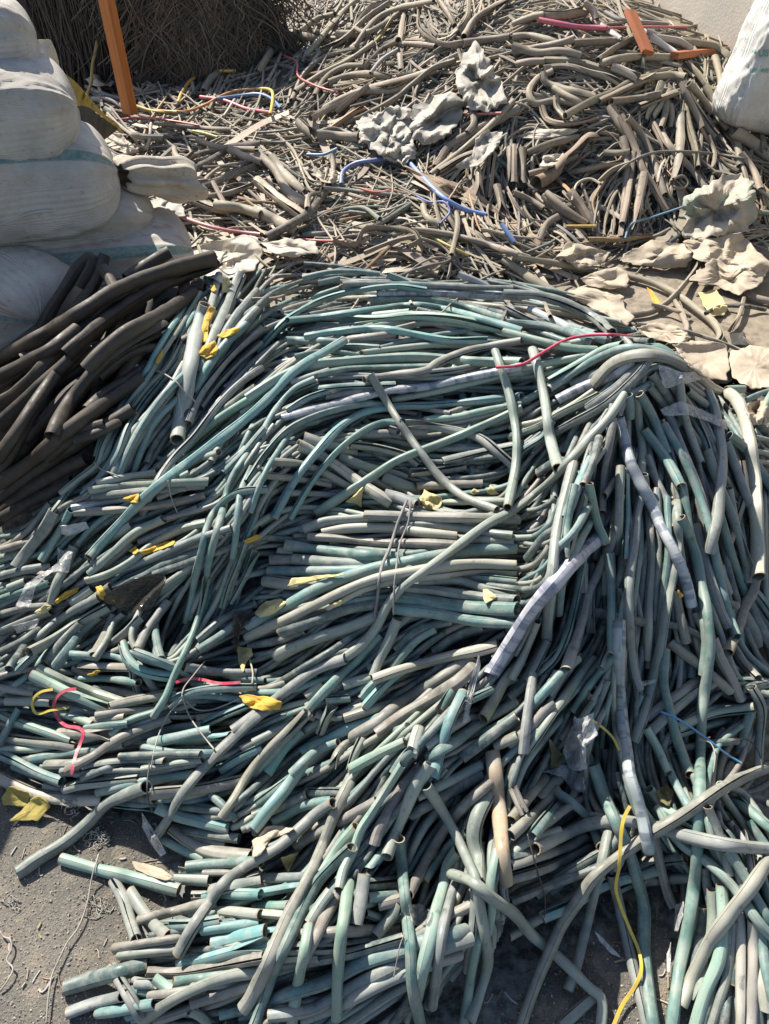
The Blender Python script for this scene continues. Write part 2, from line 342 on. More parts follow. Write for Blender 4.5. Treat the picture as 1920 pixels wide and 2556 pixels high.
# ------------------------------------------------------------------ runs read off the photograph: colour, half width, points
MAIN = [
((1,1), """
s 22 560 180 800 178 1100 190 1662 208
t 17 300 140 480 100 650 98 800 115
w 22 1310 115 1420 160 1500 200
t 24 850 120 930 150 1000 180
b 22 0 620 200 410 450 275 700 215 900 195 1100 220
t 18 400 170 540 140
t 20 360 270 540 205
s 18 545 195 690 225
w 23 780 245 1100 235 1400 250 1720 262
b 22 200 415 450 390 750 345 1000 315 1200 335 1450 400 1720 480
t 24 720 290 900 280 1150 285 1400 340 1720 440
m 20 560 400 760 380 990 358
m 25 530 415 800 405 1000 385 1250 400 1450 440 1720 520
n 22 880 480 1100 430 1300 440 1500 470
s 22 600 500 850 440 1000 420
b 24 320 520 520 490 800 470 1000 500 1250 545 1500 545
t 27 195 545 400 550 600 568
n 25 545 548 750 522 900 505
g 22 680 630 900 600 1150 575 1500 585
t 18 430 610 600 580 800 590
t 16 250 650 400 620 560 625 680 650
m 30 -60 920 150 790 350 710 600 680 850 660 1100 655 1400 680 1720 690
t 22 400 765 600 728 850 718 1150 712
s 22 1000 770 1300 735 1560 672
n^ 27 700 803 900 770 1110 738 1160 700 1350 620 1720 545
n 22 450 912 650 880 820 855
t 20 370 860 600 840 900 830
g 20 220 820 350 780 470 740
t 20 -60 1060 100 960 250 870 400 810
t 19 20 1180 120 1000 240 860 380 790
t 20 200 1000 330 920 470 870
w 26 165 1045 400 985 650 920 850 870 1100 845 1350 790 1720 715
g 22 880 930 1100 890 1400 820 1720 745
t^ 22 -60 1460 60 1280 200 1130 350 1050 550 985 720 955 860 965
t^ 19 -40 1662 60 1400 170 1220 260 1110 400 1070
b^ 26 110 1700 250 1450 400 1260 550 1100 700 1010 900 975 1150 965 1450 935 1720 905
b^ 25 220 1700 350 1480 500 1290 650 1160 800 1085 950 1070
m 22 1090 1060 1300 1040 1500 995 1720 950
d 24 480 1120 560 1070 640 1040
p 34 270 1220 450 1310 620 1430 780 1540 870 1598
g 29 540 1300 750 1380 985 1412
n 28 600 1220 800 1245 1000 1310 1050 1350
n 28 310 1170 450 1220 645 1265
g 28 640 1150 740 1152 850 1150
s 25 860 1120 910 1135
n 30 930 1130 1110 1142
n 28 660 1390 800 1470 880 1515
g 32 820 1430 950 1485 1055 1520
s 28 1000 1400 1200 1385 1360 1360
n 28 1040 1490 1250 1480 1465 1472
s 30 830 1540 940 1570 1040 1610
n 27 90 1330 300 1350 400 1385 610 1500
s 24 1210 1325 1400 1280 1720 1215
g 26 1200 1595 1400 1588 1662 1592
n 22 60 1420 250 1440 480 1480
s 22 180 1530 400 1540 600 1560
s 27 960 1082 1150 1105 1450 1180 1590 1290 1690 1380
m^ 27 390 1665 550 1560 750 1430 900 1330 1100 1250 1350 1150 1550 1060 1720 985
"""),
((0,1), """
b 19 1370 220 1250 290 1130 430 1030 590 950 740 850 880 750 1020 660 1180 625 1300
g 19 1300 230 1200 400 1060 620 960 790 850 930 740 1090 660 1250 630 1340 500 1450 390 1540
g 21 1180 530 1080 720 950 860 830 1020 740 1160 680 1300 560 1400 450 1520 340 1662
t 21 1280 340 1150 560 1080 750 1000 860 900 980 800 1150 730 1310 640 1440
t 21 1250 450 1150 680 1060 800 930 960 830 1120 760 1300 690 1400 530 1550
s 24 1200 690 1120 830 1000 980 880 1130 800 1290 740 1420
t 22 1230 740 1100 860 960 1040 870 1190 800 1340 770 1430
t 22 1150 920 1000 1080 920 1250 860 1410
d 22 1130 1060 1000 1220 950 1340
s 22 1120 430 1060 620 1010 760
b 20 1120 450 1010 640 930 770
s 28 1662 230 1560 350 1480 470 1400 640
s 28 1662 340 1560 450 1450 600 1380 740
s 32 1565 110 1490 290 1420 450 1350 620 1310 760
g 26 1420 115 1385 260 1340 450 1330 640
s 28 1690 470 1500 640 1380 780 1290 910 1220 1080
t 28 1600 435 1450 580 1340 730 1260 890
s 24 1690 560 1530 700 1400 840 1300 980
g^ 44 1330 310 1285 450 1245 650 1205 870 1170 1050 1150 1190
d 24 1662 850 1500 960 1350 1080
s 24 1700 720 1560 820 1430 950 1260 1170 1120 1320 1040 1430 970 1560 930 1670
m 26 1720 870 1450 1030 1310 1140 1180 1270
t 22 1720 960 1560 1080 1440 1200 1370 1330
t 22 1720 1110 1580 1270 1450 1400
g 25 630 1470 800 1435 1010 1405
g 28 580 1515 800 1485 1000 1472 1350 1460
s 26 600 1558 850 1530 1200 1500
w 27 470 1628 700 1590 880 1560
n 27 480 1660 800 1640 1100 1600 1330 1550
s 24 1020 1560 1180 1500 1330 1490
g 24 1170 1370 1300 1310 1420 1270
t 22 1140 1338 1280 1260 1420 1145
"""),
((0,2), """
t^ 24 1730 -150 1540 -130 1400 -20 1340 100 1310 250 1270 400 1240 560 1205 705
t^ 24 1600 -380 1500 -220 1440 0 1390 180 1350 330 1340 430
t^ 22 1640 -300 1560 -120 1540 40 1525 180 1508 290
t^ 23 1340 420 1310 600 1260 760 1200 900 1120 1080 1070 1200 995 1322
t^ 22 1662 10 1600 150 1540 320 1480 470 1440 615
t^ 22 1662 250 1580 430 1490 590
g 24 640 215 760 140 850 80
s 26 760 390 1000 290 1250 180 1500 100
d 26 700 490 900 420 1100 320 1300 250
d 26 720 535 880 480 1050 420
s 26 900 190 1100 110 1340 60
n 24 1060 300 1250 220 1450 130
d 24 1000 400 1200 330 1450 240 1662 170
g 28 580 395 720 270 880 130 1060 40
g 28 560 440 700 400 830 330 1000 200 1200 100 1340 65
n 24 10 240 150 200 230 185
g 26 0 295 150 262
s^ 30 100 350 200 220 300 90 350 -10
b^ 28 268 310 340 200 420 60 460 -20
s 26 0 412 120 380 330 345
n 26 80 430 200 398 330 420
g 26 60 490 170 448
t 24 0 560 150 510 330 455
g^ 34 335 580 370 460 430 340 480 220
s 26 0 662 150 620 350 600
s 26 0 775 200 690 330 640
g 30 520 625 600 570 720 480
g 30 470 582 600 490
s 26 220 830 350 720 500 620 640 550
d 26 0 905 120 850 250 760
d 28 60 1012 150 880 210 800
t 24 110 1032 180 960 235 915
g 32 190 905 330 830 500 720 700 610
t 26 350 1010 450 880 540 760 650 670
t 26 370 915 500 920 640 937
g 30 620 942 690 830 750 700 810 650
n 24 605 920 680 780 735 650
s 22 720 850 830 760 910 680
s 28 890 890 950 770 1040 640 1090 570
t 26 1000 700 1020 850 1045 945
t 28 1280 890 1450 780 1540 700
d 26 1280 830 1450 690 1662 590
d 24 300 980 420 820 520 720
n 26 470 1005 560 1045 640 1030
n 30 525 992 700 1000 860 1002
b 36 795 850 830 950 900 1015 1050 1055 1140 1062
t 30 870 900 1000 950 1150 1010 1260 1045
s 28 1200 1000 1400 1030 1662 1040
t 30 1450 1050 1600 1080 1720 1090
t 24 490 1075 700 1075 900 1100
s 24 600 1140 800 1160 920 1195
d 26 860 1010 880 1120 920 1200
s 24 940 1050 990 1120 1040 1180
g 30 250 1005 400 1080 500 1120 650 1180 810 1232
m 34 205 1050 350 1120 500 1190 710 1272
n 26 -20 1128 100 1150 225 1172
n 26 250 1185 400 1188 490 1200
g 30 40 1217 200 1222 330 1228
t 24 1100 1200 1300 1180 1500 1200 1662 1230
s 24 1250 1110 1400 1130 1560 1150
n 34 710 1258 850 1222 1050 1182 1160 1165
t 28 1090 1240 1250 1165 1450 1135 1662 1130
g 28 460 1275 550 1290 660 1312
n 28 620 1312 800 1285 1010 1268
n 24 590 1348 700 1340 810 1325
t 30 720 1432 850 1342 1000 1290 1100 1238
m 30 390 1290 500 1330 610 1372
m 30 10 1310 150 1370 350 1440 460 1482
t 30 200 1372 300 1410 410 1445
n 33 385 1430 550 1435 725 1440
p 33 50 1460 200 1480 400 1502 490 1522
t 26 550 1400 700 1380 830 1368
s 28 1090 1312 1270 1310
n 28 1270 1322 1400 1300 1560 1270
b 30 1310 1375 1450 1310 1620 1240
t 28 970 1492 1130 1460 1250 1430 1360 1408
b 30 1130 1480 1300 1460 1490 1448
n 30 440 1665 600 1580 760 1470 950 1390 1100 1328
t 28 200 1600 400 1570 600 1540 800 1500
t 22 760 1502 950 1440 1150 1390 1310 1370
n 30 300 1632 500 1622 600 1590
t 30 -10 1560 120 1620 260 1690 400 1740
t 24 -10 1510 60 1380 125 1265
s 28 520 1665 700 1622 900 1610 1070 1610
g 26 920 1662 1150 1622 1310 1600
d 26 780 1580 1000 1570 1300 1565
t 26 920 1520 1150 1560 1400 1562
n 28 1570 1530 1700 1470
b 28 1430 1670 1550 1590 1700 1520
s^ 30 1005 2110 1080 2000 1150 1870 1230 1760 1320 1655 1450 1520 1662 1330 1780 1240
n^ 28 1435 1970 1520 1850 1600 1710 1700 1580 1880 1400 1990 1290
"""),
((1,2), """
n 30 700 15 1000 25 1400 32 1700 45
s 34 310 112 450 62 650 42 860 28
s 26 950 72 1200 82 1450 122 1662 145
p 32 430 130 600 102 850 100 1100 130 1300 152
g 26 1100 160 1350 168 1662 182
n 34 340 155 550 168 800 195 1050 200 1300 212
t 36 180 208 400 240 650 270 950 292
g 30 140 240 240 247
s 32 240 300 450 318 750 332
n 32 85 305 240 306
t 37 80 380 350 380 720 372
n 38 60 440 250 460 530 440
d 30 180 532 360 520
s 28 1050 440 1300 440 1500 500 1690 535
t 26 1330 410 1690 445
s 36 900 480 1150 500 1400 540 1690 565
t 40 910 540 1150 580 1400 612 1690 625
t 40 900 620 1150 650 1400 700 1690 722
d 34 160 782 400 700 600 622 820 590
t 28 500 610 700 560 870 548
g 38 130 930 250 872 400 812 600 742 810 660
d 30 -40 860 160 822 320 755
p 30 460 605 700 490 930 432 1200 400 1400 375 1690 382
p 32 -60 805 200 690 400 590 650 470 800 420 1000 382 1200 350 1400 332 1690 338
t 38 -60 735 200 600 400 490 600 410 800 350 1000 312 1250 270 1450 240 1690 230
g^ 32 915 690 860 830 800 950 755 1062
d 28 900 885 1050 762 1260 700
d 28 1150 900 1300 800 1460 735
t 28 860 1035 950 920 1050 820 1160 755
t 28 720 1010 850 960 1000 870
p^ 37 758 1080 900 1030 1100 972 1300 920 1450 890 1570 858
s^ 34 580 945 400 1012 200 1150 -20 1320 -150 1410
t 28 335 1275 450 1150 560 1040 650 960 720 880 810 790
g 30 560 1122 650 1092 750 1068
b 30 700 1262 800 1150 900 1060 1060 950
b 30 680 1205 760 1110 860 1045
g 26 320 1192 430 1105
t 28 450 1212 610 1200
g 33 415 1422 450 1330 495 1245
n 26 330 1310 380 1325
n 26 390 1300 440 1320
d 26 500 1330 560 1320
n 34 570 1332 700 1290 920 1225
n 37 620 1452 780 1360 900 1260 1050 1160 1250 1030 1410 920
b 36 310 1542 450 1480 600 1400 820 1325
n 36 785 1432 950 1310 1100 1220 1300 1100 1410 995
t 30 1190 1285 1290 1130 1400 985
b 36 1140 1720 1200 1500 1260 1330 1340 1165
g 32 1000 1595 1030 1470 1055 1395
g 34 1095 1512 1200 1430 1360 1325
t 34 1110 1582 1300 1470 1500 1330 1690 1220
d 36 1330 1592 1500 1460 1690 1320
t 28 1380 1215 1500 1160 1690 1070
n 26 1365 1332 1470 1330
n 34 1550 1512 1700 1445
s 30 -20 1690 100 1560 220 1430 340 1295
s 26 -20 1490 120 1420 230 1368
b 30 70 1690 200 1500 300 1410
g 30 605 1670 640 1560 695 1445
n 28 490 1645 540 1540 625 1465
m 28 610 1660 800 1560 960 1485
t 28 230 1690 400 1540 530 1488
t 30 890 1690 960 1590 1015 1535
p 34 1470 1335 1550 1200 1610 1090 1720 960
"""),
((2,2), """
g 30 100 1540 250 1320 400 1100 530 940
t 30 390 1282 500 1120 620 980 710 890
n 30 300 1472 420 1290 520 1150
t 30 110 1270 280 1080 410 940
d 28 -20 1200 200 1000 360 840
n 34 -10 1510 150 1350 250 1230
s 32 880 1432 1000 1320 1150 1190 1310 1095
s 30 860 1340 1000 1230 1200 1085
t 30 1430 1090 1605 1092
d 28 1480 1145 1645 1110
t 26 1060 1440 1250 1385 1400 1340
d 24 1040 1540 1250 1500 1450 1480
m 32 1060 1400 1300 1300 1570 1262
t 28 1465 1570 1500 1430 1545 1290
n 33 1020 840 1120 920 1250 1020 1410 1155
d 30 1000 720 1100 740 1220 800
n 32 1300 815 1350 950 1420 1080 1480 1205
n 30 1430 870 1500 980 1590 1075
s 30 1550 1130 1610 1250 1600 1450 1590 1680
d 26 1530 585 1600 750 1690 900
t 26 1555 495 1630 590 1690 680
d 26 1180 500 1300 560 1450 600
d 26 500 640 700 680 900 720
n 26 1180 650 1240 760 1300 860
s 28 1500 650 1560 760 1600 860
n 31 1050 500 1080 650 1125 832
d 26 410 -120 330 60 200 160 90 300
d 30 160 -260 300 -330 420 -300
t 22 -20 -260 60 -400 200 -500 260 -600
t 24 330 -390 390 -520 430 -600
s 25 650 -700 620 -420 600 -200 570 60 540 300
t 26 980 -580 1080 -400 1170 -210 1240 -20 1290 160 1340 420 1400 650 1455 805
s 28 1000 -660 1060 -510 1130 -340 1200 -160 1260 40 1320 300 1400 520
s 28 870 -360 930 -210 1000 -60 1040 100
s 27 960 -600 1020 -400 1080 -100 1130 200 1180 500
t 27 760 -400 800 -100 820 150 800 400 770 620
g 26 850 -250 880 0 900 300 880 600 870 950
s 28 930 -150 950 150 940 450 920 700 880 1005
t 24 560 -460 500 -310 450 -140 430 -20
s 28 720 -722 650 -560 590 -420 500 -300
n 28 480 -150 420 60 360 250 320 420
t 24 580 -130 500 60 410 230 330 400 300 660
t 24 460 300 440 400 400 600 350 800 280 950 170 1060
b 30 510 -360 440 -210 380 -60 345 30
t 28 400 -180 360 20 330 292
g 36 390 -310 310 0 280 150 260 350 240 550 225 700 222 825
s 33 860 -200 810 0 790 200 760 400 750 600 760 850 790 1050 825 1145
n 31 700 -120 670 0 640 180 580 330 500 500 450 700 400 850 345 1015
t 24 500 -60 400 120 260 260
g 24 520 330 510 550 505 780
n 24 460 330 460 520
s 24 610 380 600 535
g^ 28 700 -300 690 -50 678 265
b^ 26 735 -250 740 0 735 150 728 305
t^ 32 625 260 640 500 642 700 645 922
s 26 570 1010 620 880 660 760
t 22 1000 -100 1010 250 980 500 940 850
s 34 1180 80 1240 300 1300 500 1350 650 1405 755
n 30 1570 430 1550 520 1510 600 1460 750 1395 905
n 28 1480 -330 1500 -150 1450 50 1400 200
s 28 1380 -460 1440 -310 1500 -150 1560 20 1600 250
t 28 1330 -30 1420 280 1470 420 1512 532
g 27 1260 -400 1330 -200 1420 20 1480 200 1530 350
s 26 1400 -160 1440 60 1490 250 1530 460
t 26 1400 -500 1500 -420 1580 -310 1690 -150
d 26 1430 -700 1500 -640 1600 -560 1680 -500
g 34 1060 -60 1070 200 1040 400 990 650 960 850 930 1000 880 1200 830 1370 785 1485
t 30 990 880 980 1100 1020 1280 1060 1450 1150 1700
m 26 860 1390 940 1530 1010 1690
t 28 1100 -190 1150 120 1200 350 1230 600 1250 850 1230 1050
t 32 1090 30 1180 250 1220 450 1260 650 1280 850 1260 1050 1230 1250 1215 1662 1205 2030 1180 2380 1130 2720 1080 2960 1030 3330
s 34 70 1560 90 1350 110 1200 135 1050
p 33 -10 1080 60 950 110 830 160 700
g 28 100 1095 170 950 225 830
w^ 37 690 700 690 950 695 1150 710 1350 740 1550 760 1700 815 1880 850 2020 880 2190
"""),
((2,1), """
s 30 60 1140 200 1060 400 980 560 920
t 27 20 960 180 880 300 790 420 715
p 22 -20 1110 200 1060 400 960 530 870
g 24 -20 1170 150 1110 330 1010 560 900
s 28 110 1220 350 1100 600 960 800 780 890 670
s 30 370 830 600 740 780 675
w 38 290 930 450 850 650 770 780 680
s 32 490 985 650 870 760 770 860 690
g 30 540 950 700 912 800 880 910 810
t 24 380 560 520 540 640 540
s 27 -60 240 200 260 400 330 560 420 640 500
w 23 100 340 280 420 420 500
s 23 -60 330 150 430 350 510
t 25 -60 430 200 450 400 500 520 560
m 25 -60 490 150 540 350 590 540 610
b 26 300 470 450 500 600 545
n 24 -60 560 150 550 300 590
g 24 0 745 200 700 400 660 500 640
w 26 -60 790 60 750 200 710
g 25 720 540 760 580 780 640
m 24 860 590 950 590 1040 640
m 27 230 810 450 680 600 600 710 570
t 27 235 860 400 750 550 660 700 600 850 598 1000 640 1150 735
n 34 520 830 640 700 760 650 880 640 1000 660 1150 740 1280 840 1380 900 1450 1000
s 28 1060 760 1200 880 1300 960 1400 1080
t 28 1120 860 1250 960 1380 1060 1480 1200
t 26 1430 950 1500 1020 1600 1100 1650 1150
d 28 1400 1160 1500 1240 1580 1350 1690 1520
s 30 1380 1200 1440 1350 1500 1500 1560 1690
d 28 900 760 1000 900 1100 1060 1230 1250
t 27 1150 1000 1250 1200 1310 1400 1400 1560 1455 1645
s 29 960 740 1060 860 1160 1000 1260 1180
d 27 880 840 980 960 1080 1100
g 27 800 900 820 1100 840 1260 830 1450
t 30 745 900 755 960 757 1058
n 27 650 1060 620 1250 590 1400 580 1662
d 27 560 1180 520 1330 460 1480
t 26 820 890 900 1020 960 1160 1005 1280
t^ 31 850 1120 950 1250 1030 1370 1090 1488
n^ 30 745 1380 660 1465 590 1555
m^ 28 495 1470 520 1600 560 1760 605 1860
g 31 1080 800 1100 960 1160 1180 1225 1335
g 36 1265 880 1310 1000 1340 1150 1360 1300 1345 1500 1330 1662 1275 1920
w^ 38 690 1040 720 1180 760 1330 820 1460 900 1600 960 1750 1040 1900 1110 2070 1160 2265
p^ 38 1390 880 1450 930 1510 1080 1550 1300 1570 1500 1585 1800 1590 2080
g 33 720 900 620 1050 500 1180 400 1290 280 1420 130 1550 0 1650 -162 1735 -362 1882 -562 2032 -742 2172 -822 2282 -882 2402 -982 2522 -1102 2612
m 24 1385 870 1500 858
t 16 1490 945 1580 900 1680 865
t 18 1540 1170 1690 1195
t 18 1560 1260 1690 1290
m 22 1610 1060 1640 960 1690 860
s 18 1580 1330 1690 1340
"""),
((1,3), """
d 34 200 170 400 160 570 160
d 34 -20 320 150 250 330 170
t 34 0 240 150 130 310 10
t 34 100 360 300 250 490 215
d 34 1000 310 1200 190 1460 50
g 34 1040 190 1250 90 1460 -20
d 34 1250 340 1460 180
n 32 540 355 700 260 780 215
n 33 250 510 350 450 460 395
d 34 700 760 900 740 1110 700
t 34 720 845 900 832
n 36 790 890 960 850
t 32 700 940 850 985 1010 965
n 34 250 1085 600 1062 920 1045
d 34 200 1172 550 1160 920 1085
d 34 150 1285 500 1232 960 1105
s 30 -20 720 200 712 430 700
b 32 0 815 150 790 340 755
t 30 -20 902 210 890
p 32 -20 940 230 962
b 36 -20 1085 230 1060
b 36 -20 1182 160 1140
s 38 80 1610 350 1570 600 1440 900 1290 1150 1190 1400 1110
t 42 -40 1560 200 1470 450 1390 650 1280 850 1210 1100 1130 1360 1055
g 38 280 1640 600 1510 900 1360 1320 1215
s 34 600 1650 900 1450 1020 1390
n 36 1150 1010 1300 940 1480 850
s 38 -20 1240 150 1230 400 1225
p 36 -20 1260 60 1230 130 1215
b 42 310 -30 180 150 80 270 -10 395
g 34 480 800 420 880 345 1005
s 34 1420 800 1410 1000 1370 1310
m 32 1450 1060 1400 1300 1370 1500 1345 1690
m 32 1560 540 1520 750 1530 900 1500 1070
t 34 1370 420 1250 510 1180 600 1090 730
m 36 650 385 560 490 480 600 425 690
b 34 735 665 790 590 860 515
g 36 930 885 850 1000 765 1095
g 32 700 690 680 850 650 1015
m 36 340 1030 310 1200 270 1400 225 1690
m 38 600 750 575 930 545 1130 525 1400 522 1625
n 37 545 790 450 960 380 1110 305 1250
m 34 945 -20 840 150 750 290 680 400 620 560 560 680 535 790
t 37 620 515 480 650 400 740 310 900 250 1030 180 1180 100 1350 50 1500 -20 1690
n 37 605 95 530 250 450 450 390 600 310 760 220 930 130 1130 40 1340 -40 1500 -90 1570
n 37 1070 -10 950 130 870 260 800 390 765 500
g 39 1130 -20 1030 130 960 290 900 430 845 580
n 37 1530 80 1400 200 1290 310 1200 430 1110 580 1050 700 985 830
t 36 925 460 940 620 960 800 980 1000 1000 1200 1010 1400 1070 1690
g 50 1510 165 1430 330 1410 450 1440 600 1440 760
s 36 1320 690 1260 850 1210 1050 1180 1250 1140 1545
m 42 1310 530 1240 640 1210 780 1170 920 1130 1100 1080 1300 1040 1485
g 40 1100 115 1200 270 1290 430 1360 580 1420 720 1450 900 1480 1080 1500 1250 1450 1450 1380 1650
c^ 38 1530 -100 1560 150 1580 350 1600 600 1620 755
"""),
((0,3), """
t 28 90 -10 250 50 410 105
n 30 285 118 420 155
s 30 400 30 500 0 620 -40
d 30 450 170 700 172 1000 200
t 30 740 228 950 252 1060 262
g 32 415 140 520 112 650 95 900 68
t 32 635 160 800 122 1000 80 1260 40
n 34 970 172 1200 150 1400 120 1590 78
d 28 1270 440 1460 500
d 30 1150 395 1400 440 1550 460
n 36 1110 395 1230 480 1350 540 1620 572
t 28 1045 460 1200 542 1320 595
t 26 1370 180 1440 240 1530 340
b 38 1015 258 1150 310 1300 350 1490 395
t 32 1205 640 1400 620 1690 610
n 26 1320 680 1570 680
t 26 1150 675 1310 680
g 36 1130 720 1360 732
n 28 1245 832 1340 830
b 32 1330 832 1450 820 1690 822
g 34 1370 795 1500 770 1690 735
n 30 1580 732 1690 695
t 32 1070 1022 1300 1010 1420 990
g 33 1415 930 1550 940 1690 955
b 36 1310 1055 1500 1030 1690 1005
s 32 885 1402 1010 1400
n 32 975 1482 1150 1462 1320 1430
t 32 1120 1392 1300 1370 1520 1340
m 33 1000 1365 1090 1430 1170 1485
s 34 1010 1640 1180 1585 1300 1540
b 36 1425 1602 1560 1570 1720 1535
n 36 1235 1532 1400 1480 1600 1420 1720 1390
g 30 1230 1575 1300 1610 1370 1680
g 36 915 1645 1100 1520 1300 1420 1500 1350 1720 1320
s 40 110 690 250 590 400 500 560 370 700 230 830 170 950 125
p 34 -20 60 150 140 300 190 450 207 670 215
m 38 395 590 600 650 850 712 1160 795
g 36 735 735 800 850 840 980 885 1115
g 36 845 805 920 920 1000 1020 1085 1095
n 31 905 988 1100 940 1300 890 1420 865
n 38 755 1175 950 1140 1180 1108
g 36 785 1222 950 1200 1180 1175
d 44 415 1435 600 1372 800 1320 960 1275
s 38 435 1595 600 1532 800 1478
b 34 635 1595 800 1570 1010 1528
s 38 730 1295 800 1420 860 1520 915 1625
n 36 950 1322 1200 1322 1450 1280 1720 1230
b 40 1165 1268 1300 1250 1500 1200 1720 1150
b 36 1370 1145 1500 1112 1720 1060
g 36 1155 1210 1250 1040 1350 890 1450 750 1560 665 1662 600 1812 510 1962 380 2062 290 2160 228
"""),
((2,3), """
n 30 -20 630 200 560 370 510 478 440
d 30 -20 585 160 540
s 32 -20 725 250 640 490 515
d 32 140 835 350 680 560 555
d 32 -20 870 300 740 570 645
t 34 190 970 400 880 600 760 920 670
n 36 -20 1095 200 960 380 850 580 690
t 34 670 795 780 740 910 685
d 34 750 685 900 620 1120 588
d 32 840 735 1000 725 1170 718
n 34 -10 340 100 200 210 70
n 34 -10 440 130 310 290 140
t 32 125 445 230 310 340 185
p 34 165 215 250 120 340 30
p 34 0 130 40 220 75 292
s 30 1160 0 1200 110 1265 260
t 26 990 -20 1080 150 1155 280
m 34 885 140 1000 280 1190 370
d 32 1330 370 1400 450 1510 650
s 32 1265 255 1340 440 1405 690
t 32 1435 200 1550 290 1690 410
t 32 1530 345 1600 450 1690 570
s 30 1470 390 1530 560 1560 720
s 34 1450 640 1500 800 1550 980
t 32 1600 600 1630 760 1690 900
d 30 1240 640 1270 800 1290 900
d 34 1410 900 1430 1100 1440 1300 1442 1410
d 34 1230 900 1200 1150 1150 1400
t 32 1180 890 1130 1150 1090 1350 1045 1690
g 32 1420 1000 1390 1350 1340 1520 1290 1690
m 36 1355 760 1365 1000 1335 1250 1250 1450 1180 1690
g 34 1290 790 1290 1050 1240 1300 1200 1500
p 35 1465 900 1480 1150 1480 1400 1478 1690
p 38 1560 990 1560 1250 1555 1500 1545 1690
t 32 1615 990 1640 1300 1690 1520
p 32 1590 1240 1620 1400 1645 1585
s 30 1600 1400 1590 1550 1600 1690
t 34 1390 530 1500 700 1580 850 1690 1040
m 34 940 260 1100 500 1250 600 1400 740 1500 870 1600 1010 1690 1110
t 26 285 160 400 240 480 320 570 510
s 33 625 390 560 700 510 900 460 1100 410 1300 358 1445
s 34 640 690 680 850 720 1030 770 1250 810 1420 870 1690
n 31 915 440 960 650 1010 830 1045 905
s 34 310 1680 430 1570 540 1475
t 37 525 -20 600 200 680 380 750 530 800 700 850 900 850 1100 870 1350 915 1690
g 38 145 528 300 450 480 372 700 345 950 390 1150 450 1400 502 1690 530
n 42 1690 -15 1400 110 1100 310 900 430 700 570 520 720 420 870 330 1000 260 1150 160 1380 50 1690
g 36 -395 690 -262 740 -130 850 0 940 130 1090 250 1190 380 1310 500 1430 570 1490 572 1690
p 45 1690 545 1540 780 1400 960 1280 1130 1180 1330 1095 1540
"""),
((2,2), """
w^ 50 575 150 400 310 250 480 120 630 0 820 -70 930 -140 1050
"""),
((1,1), """
g 25 740 765 850 950 950 1110 1080 1290 1200 1440 1350 1560 1560 1645
"""),
]
FULLMAIN = """
g 9.5 1070 758 1105 870 1117 980 1097 1097
g 10 1152 755 1175 850 1190 950 1207 1012
b 10 745 735 640 800 560 880 500 930 420 990 330 1060 260 1130 192 1205
"""
BLACK = [((0,1), """
k 40 0 840 150 740 300 640 450 540 620 400
k 40 0 1000 180 880 330 740 480 600
k 44 -20 1450 120 1270 260 1100 420 960
k 40 150 1200 300 1050 430 900 560 800
k 44 -20 1590 250 1390 450 1250 660 1120
k 42 -20 1680 200 1510 400 1390 560 1310
k 40 300 1300 500 1150 680 1090
k 40 20 1690 200 1590 350 1520 470 1460
k 38 480 1190 640 1140 760 1080
k 38 400 760 560 640 700 560 820 480
k 40 -20 1400 90 1240 180 1080 260 960
k 38 960 380 1000 290 1080 245 1150 250
k 40 820 150 950 60 1100 -30
k 40 560 1000 700 880 850 790 950 700
k 40 270 470 350 320 440 180 520 60 590 10 600 60 560 140 520 200
k 38 680 -10 640 120 560 260 500 330
k 36 670 80 720 160 770 250
k 44 -20 1480 200 1330 400 1160 600 1010 800 870 920 790
k 40 640 780 740 700 850 625 1010 590
k 42 -20 960 150 850 300 700 420 570 560 440 700 290 880 230
k 42 -20 790 180 680 350 590 500 470
k 42 -20 1110 120 980 260 850 400 720 560 560
k 46 340 1170 420 1000 520 860 600 760 700 660 850 560 1060 460
k 46 430 640 600 490 780 350 1000 210 1200 120 1380 50 1420 20
k 44 -20 665 250 530 500 380 750 220 1000 120 1250 45 1390 10
k 40 560 730 700 590 850 480 1000 400 1150 310 1260 235
k 40 -20 1320 100 1150 200 990 300 850 370 760
""")]
